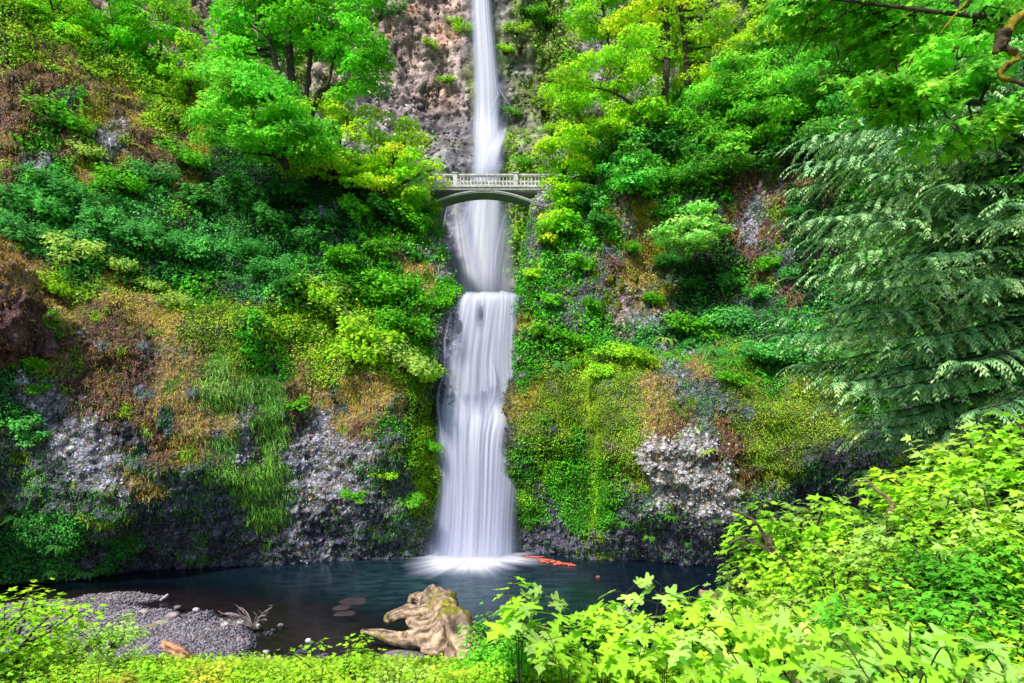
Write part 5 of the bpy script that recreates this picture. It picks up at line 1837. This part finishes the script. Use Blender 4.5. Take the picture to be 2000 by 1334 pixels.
wood('branch', [[w4(1790, 1070, 12, .05), w4(1752, 1005, 12, .055), w4(1735, 975, 12, .045), w4(1710, 955, 12, .04), w4(1695, 938, 12, .02)], [w4(1695, 938, 12, .02), w4(1680, 940, 12, .014), w4(1660, 950, 12, .008)],
                [w4(1750, 1000, 12, .03), w4(1735, 995, 12, .025), w4(1732, 1010, 12, .02), w4(1760, 1030, 12, .02)], [w4(1752, 985, 12, .02), w4(1790, 982, 12, .012)], [w4(1752, 992, 12, .02), w4(1800, 992, 12, .01)]],
     'broken tan snag sticking up from the thicket at the right', 'branch', c1=(.5, .33, .17), c2=(.4, .3, .08), mossa=.3, sides=10)
# bare dead bush at the edge of the gravel
e = empty('dead_bush', at(495, 1226, 32), 'bare grey dead branches lying at the tip of the gravel bar', 'dead branch')
g_ = Geo()
b_ = at(495, 1226, 32)
for k in range(26):
    az = rng.uniform(math.pi * .7, math.pi * 1.15) if k % 3 else rng.uniform(-.3, .8)
    ln = rng.uniform(.7, 1.7) if k % 3 else rng.uniform(.4, 1.1)
    tipp = np.array([math.cos(az) * ln, rng.uniform(-.6, .6), rng.uniform(.25, 1.0)])
    mid = tipp * .5 + np.array([0, 0, rng.uniform(.1, .3)])
    C = curve_pts([(0, 0, 0), mid, tipp, tipp + np.array([-.2, 0, rng.uniform(-.2, .25)])], 14)
    g_.add(*tube_geo(C, np.linspace(.028, .008, 14), 5))
obj('twig_tangle', make_mesh('twigs', np.concatenate(g_.v), g_.f, np.tile([.42, .34, .33], (g_.n, 1)), True), M['deadwood'], e)


def stone(px, py, w, h, label, group, c=(.38, .34, .36), z=0.0, seed=0, mossy=0, cat='stone'):
    dd = (CZ - z) * F / (py - HY)
    x = (px - CX) * dd / F
    rx = w * dd / F / 2
    rz = h * dd / F / 2
    u, v = np.meshgrid(np.linspace(0, 2 * math.pi, 25)[:-1], np.linspace(0.02, math.pi - .02, 14), indexing='ij')
    S = np.stack([np.cos(u) * np.sin(v), np.sin(u) * np.sin(v), np.cos(v)], -1).reshape(-1, 3)
    f1, f2, cid = worley(S * 1.1 + seed * 3.3, seed)
    S = S * (1 + .28 * fbm(S * 1.6 + seed * 7, 3, seed) + .25 * (f1 - .5))[:, None]
    S = np.sign(S) * np.abs(S) ** .85
    cc = np.tile(c, (len(S), 1)) * (1 + .25 * fbm(S * 3, 2, 1))[:, None]
    if mossy:
        ms = sstep(0, .2, fbm(S * 1.5, 2, 5) + .25 * S[:, 2])[:, None] * mossy
        cc = cc * (1 - ms) + np.array([.34, .34, .03]) * ms
    S = S * np.array([rx, rx * .75, rz])
    wrap = np.array([(23 * 14 + j, j, j + 1, 23 * 14 + j + 1) for j in range(13)])
    o = obj('stone', make_mesh('stone', S, np.concatenate([grid_faces(24, 14), wrap]), cc, True), M['stone'])
    o.location = (x, dd, z + rz * .35)
    return tag(o, label, cat, group)


GS = 'stones on the gravel bar'
for k, (px, py, w, h, lb, c, mo) in enumerate([
        (243, 1196, 14, 7, 'small pale stone at the root of the narrow gravel spit', (.42, .38, .4), 0),
        (281, 1198, 20, 12, 'round pale stone, the higher of the two on the bar near the spit', (.5, .42, .42), 0),
        (338, 1205, 24, 13, 'flat pinkish stone right of the round pale stone on the bar', (.42, .34, .34), 0),
        (383, 1192, 13, 7, 'white stone at the water edge, left of the pair in the shallows', (.55, .53, .57), 0),
        (347, 1187, 13, 7, 'dark wet stone at the water edge', (.2, .18, .2), 0),
        (250, 1217, 28, 12, 'reddish stone at the left beside the leafy bramble on the bar', (.42, .27, .24), 0),
        (315, 1221, 34, 12, 'wide flat stone with a mossy front in the middle of the bar', (.42, .36, .30), .5),
        (295, 1230, 40, 14, 'moss-covered stone in the middle of the gravel bar', (.3, .28, .2), .9),
        (355, 1245, 14, 8, 'small pinkish stone near the middle of the gravel bar', (.45, .33, .32), 0),
        (288, 1265, 22, 12, 'pinkish stone left of the orange log', (.42, .30, .32), 0),
        (440, 1222, 16, 10, 'pale stone left of the dead branches', (.55, .5, .48), 0),
        (470, 1217, 14, 9, 'angular pale stone behind the dead branches', (.55, .5, .45), 0),
        (500, 1225, 16, 10, 'whitish stone under the dead branches', (.58, .55, .5), 0),
        (548, 1222, 12, 7, 'dark little stone right of the dead branches', (.25, .22, .25), 0),
        (602, 1253, 11, 9, 'white stone alone in the brown shallows', (.7, .66, .72), 0),
        (520, 1275, 13, 8, 'pale stone at the lower tip of the gravel bar', (.5, .46, .5), 0),
        (46, 1255, 44, 22, 'large grey stone among the brambles at the lower left', (.36, .32, .33), 0),
        (95, 1300, 30, 14, 'grey stone lying low in the brambles at the bottom left', (.3, .27, .28), 0)]):
    stone(px, py, w, h, lb, GS, c, .12 if px < 520 else 0.02, k + 3, mo)
for k, (px, py, w, h, lb) in enumerate([(690, 1178, 60, 7, 'long flat dark rock just under the pool surface, farthest of three'), (668, 1190, 40, 9, 'dark submerged rock in the pool, middle of three'),
                                        (674, 1202, 42, 11, 'dark wet rock breaking the pool surface, nearest of three')]):
    stone(px, py, w, h, lb, 'rocks awash in the pool', (.05, .035, .04), -.1, k + 40, 0, 'rock')
for k, (px, py, w, h, lb) in enumerate([(940, 612, 7, 26, 'dark rock splitting the water just below the lip of the lower fall'),
                                        (1020, 590, 14, 22, 'dark rock at the right end of the lip'), (896, 640, 18, 30, 'wet black rock at the left edge of the lower fall')]):
    dd = 50.9
    p = at(px, py, dd)
    o = stone(px, 1000, 10, 10, lb, 'rocks at the lip of the lower fall', (.06, .055, .08), 0, k + 60, 0, 'rock')
    s = w / 10 * dd / (CZ * F / 200)
    o.scale = (s, s, h / 10 * dd / (CZ * F / 200))
    o.location = tuple(p)
p = at(1590, 1290, 5.0)
o = stone(1590, 1250, 10, 10, 'mossy boulder poking through the leaves at the bottom right', None, (.46, .33, .2), 0, 77, .8, 'boulder')
o.scale = (1.5, 1.4, 1.9)
o.location = (p[0], p[1], p[2] - .12)


# gravel: pebbles nobody could count
def pebbles():
    n = 26000
    px = rng.uniform(-150, 640, n)
    py = rng.uniform(1155, 1330, n)
    y = CZ * F / (py - HY)
    x = (px - CX) * y / F
    z = bed_z(x[:, None], y[:, None])[:, 0]
    k = (z > -.1) & (z < .9)
    x, y, z = x[k], y[k], z[k]
    n = len(x)
    T = np.array([(1, 0, 0), (0, 1, 0), (-1, 0, 0), (0, -1, 0), (0, 0, 1), (0, 0, -1)], float)
    Ft = np.array([(0, 1, 4), (1, 2, 4), (2, 3, 4), (3, 0, 4), (1, 0, 5), (2, 1, 5), (3, 2, 5), (0, 3, 5)])
    s = rng.uniform(.04, .13, (n, 1, 1)) * rng.uniform(.6, 1.3, (n, 1, 3)) * np.array([1, 1, .6])
    a = rng.uniform(0, 6.28, n)
    R = np.zeros((n, 3, 3))
    R[:, 0, 0] = np.cos(a); R[:, 0, 1] = -np.sin(a); R[:, 1, 0] = np.sin(a); R[:, 1, 1] = np.cos(a); R[:, 2, 2] = 1
    V = np.einsum('nij,nkj->nki', R, T[None] * s + rng.normal(0, .012, (n, 6, 3))) + np.stack([x, y, z + .02], 1)[:, None]
    Fc = (np.arange(n)[:, None, None] * 6 + Ft[None]).reshape(-1, 3)
    C = np.repeat(np.array([.30, .27, .31]) * rng.uniform(.35, 1.35, (n, 1)) * rng.uniform(.92, 1.08, (n, 3)), 6, 0)
    o = obj('gravel', make_mesh('gravel', V.reshape(-1, 3), Fc, C), M['stone'])
    tag(o, 'grey gravel and pebbles of the bar at the lower left of the pool', 'gravel', kind='stuff')


pebbles()


# reddish drift of floating debris
def drift():
    c = at(1070, 1097, CZ * F / 297)
    c[2] = .03
    e = empty('driftwood', c, 'raft of orange-red driftwood floating beside the foot of the right cliff', 'driftwood')
    g = Geo()
    for k in range(80):
        t = rng.uniform(-1, 1)
        x = t * 1.9
        y = -t * 1.5 + rng.normal(0, .42) * (1.1 - abs(t))
        a = -.38 + rng.normal(0, .22)
        ln = rng.uniform(.25, .7) * (1.1 - abs(t) * .5)
        p0 = np.array([x - math.cos(a) * ln / 2, y - math.sin(a) * ln / 2, rng.uniform(0, .1)])
        p1 = np.array([x + math.cos(a) * ln / 2, y + math.sin(a) * ln / 2, rng.uniform(0, .12)])
        V, Fc = limb(p0, p1, rng.uniform(.03, .08), .02)
        g.add(V, Fc, np.array([.72, .16, .08]) * rng.uniform(.45, 1.25))
    obj('driftwood_pile', g.mesh('driftwood'), M['stone'], e)


drift()
stone(1168, 1128, 9, 6, 'small reddish scrap floating right of the driftwood raft', None, (.3, .10, .10), 0.0, 90, 0, 'debris')

# ------------------------------------------------------------------ world, sun, camera
w = bpy.data.worlds.new('World')
SC.world = w
w.use_nodes = True
nt = w.node_tree
bg = nt.nodes['Background']
sky = nt.nodes.new('ShaderNodeTexSky')
sky.sky_type = 'NISHITA'
sky.sun_disc = False
EL, AZ = math.radians(51), math.radians(214)       # azimuth clockwise from +Y: behind the camera, a little left
sky.sun_elevation = EL
sky.sun_rotation = AZ
nt.links.new(sky.outputs[0], bg.inputs[0])
bg.inputs[1].default_value = .15
sl = bpy.data.lights.new('sun', 'SUN')
sl.energy = 5.0
sl.angle = math.radians(5)
sl.color = (1, .96, .90)
so = bpy.data.objects.new('sun', sl)
COL.objects.link(so)
d = Vector((math.sin(AZ) * math.cos(EL), math.cos(AZ) * math.cos(EL), math.sin(EL)))
so.rotation_euler = d.to_track_quat('Z', 'Y').to_euler()
so.location = (0, 0, 60)

cam = bpy.data.cameras.new('camera')
cam.sensor_width = 36
cam.lens = 36 * F / 2000
cam.shift_y = (HY - 667) / 2000
cam.clip_end = 5000
cam.clip_start = .05
co = bpy.data.objects.new('camera', cam)
COL.objects.link(co)
co.location = (0, 0, CZ)
co.rotation_euler = (math.radians(90), 0, 0)
SC.camera = co
SC.view_settings.view_transform = 'Standard'
SC.view_settings.look = 'None'
SC.view_settings.exposure = 0
SC.cycles.max_bounces = 8
SC.cycles.transparent_max_bounces = 24
SC.cycles.use_denoising = True
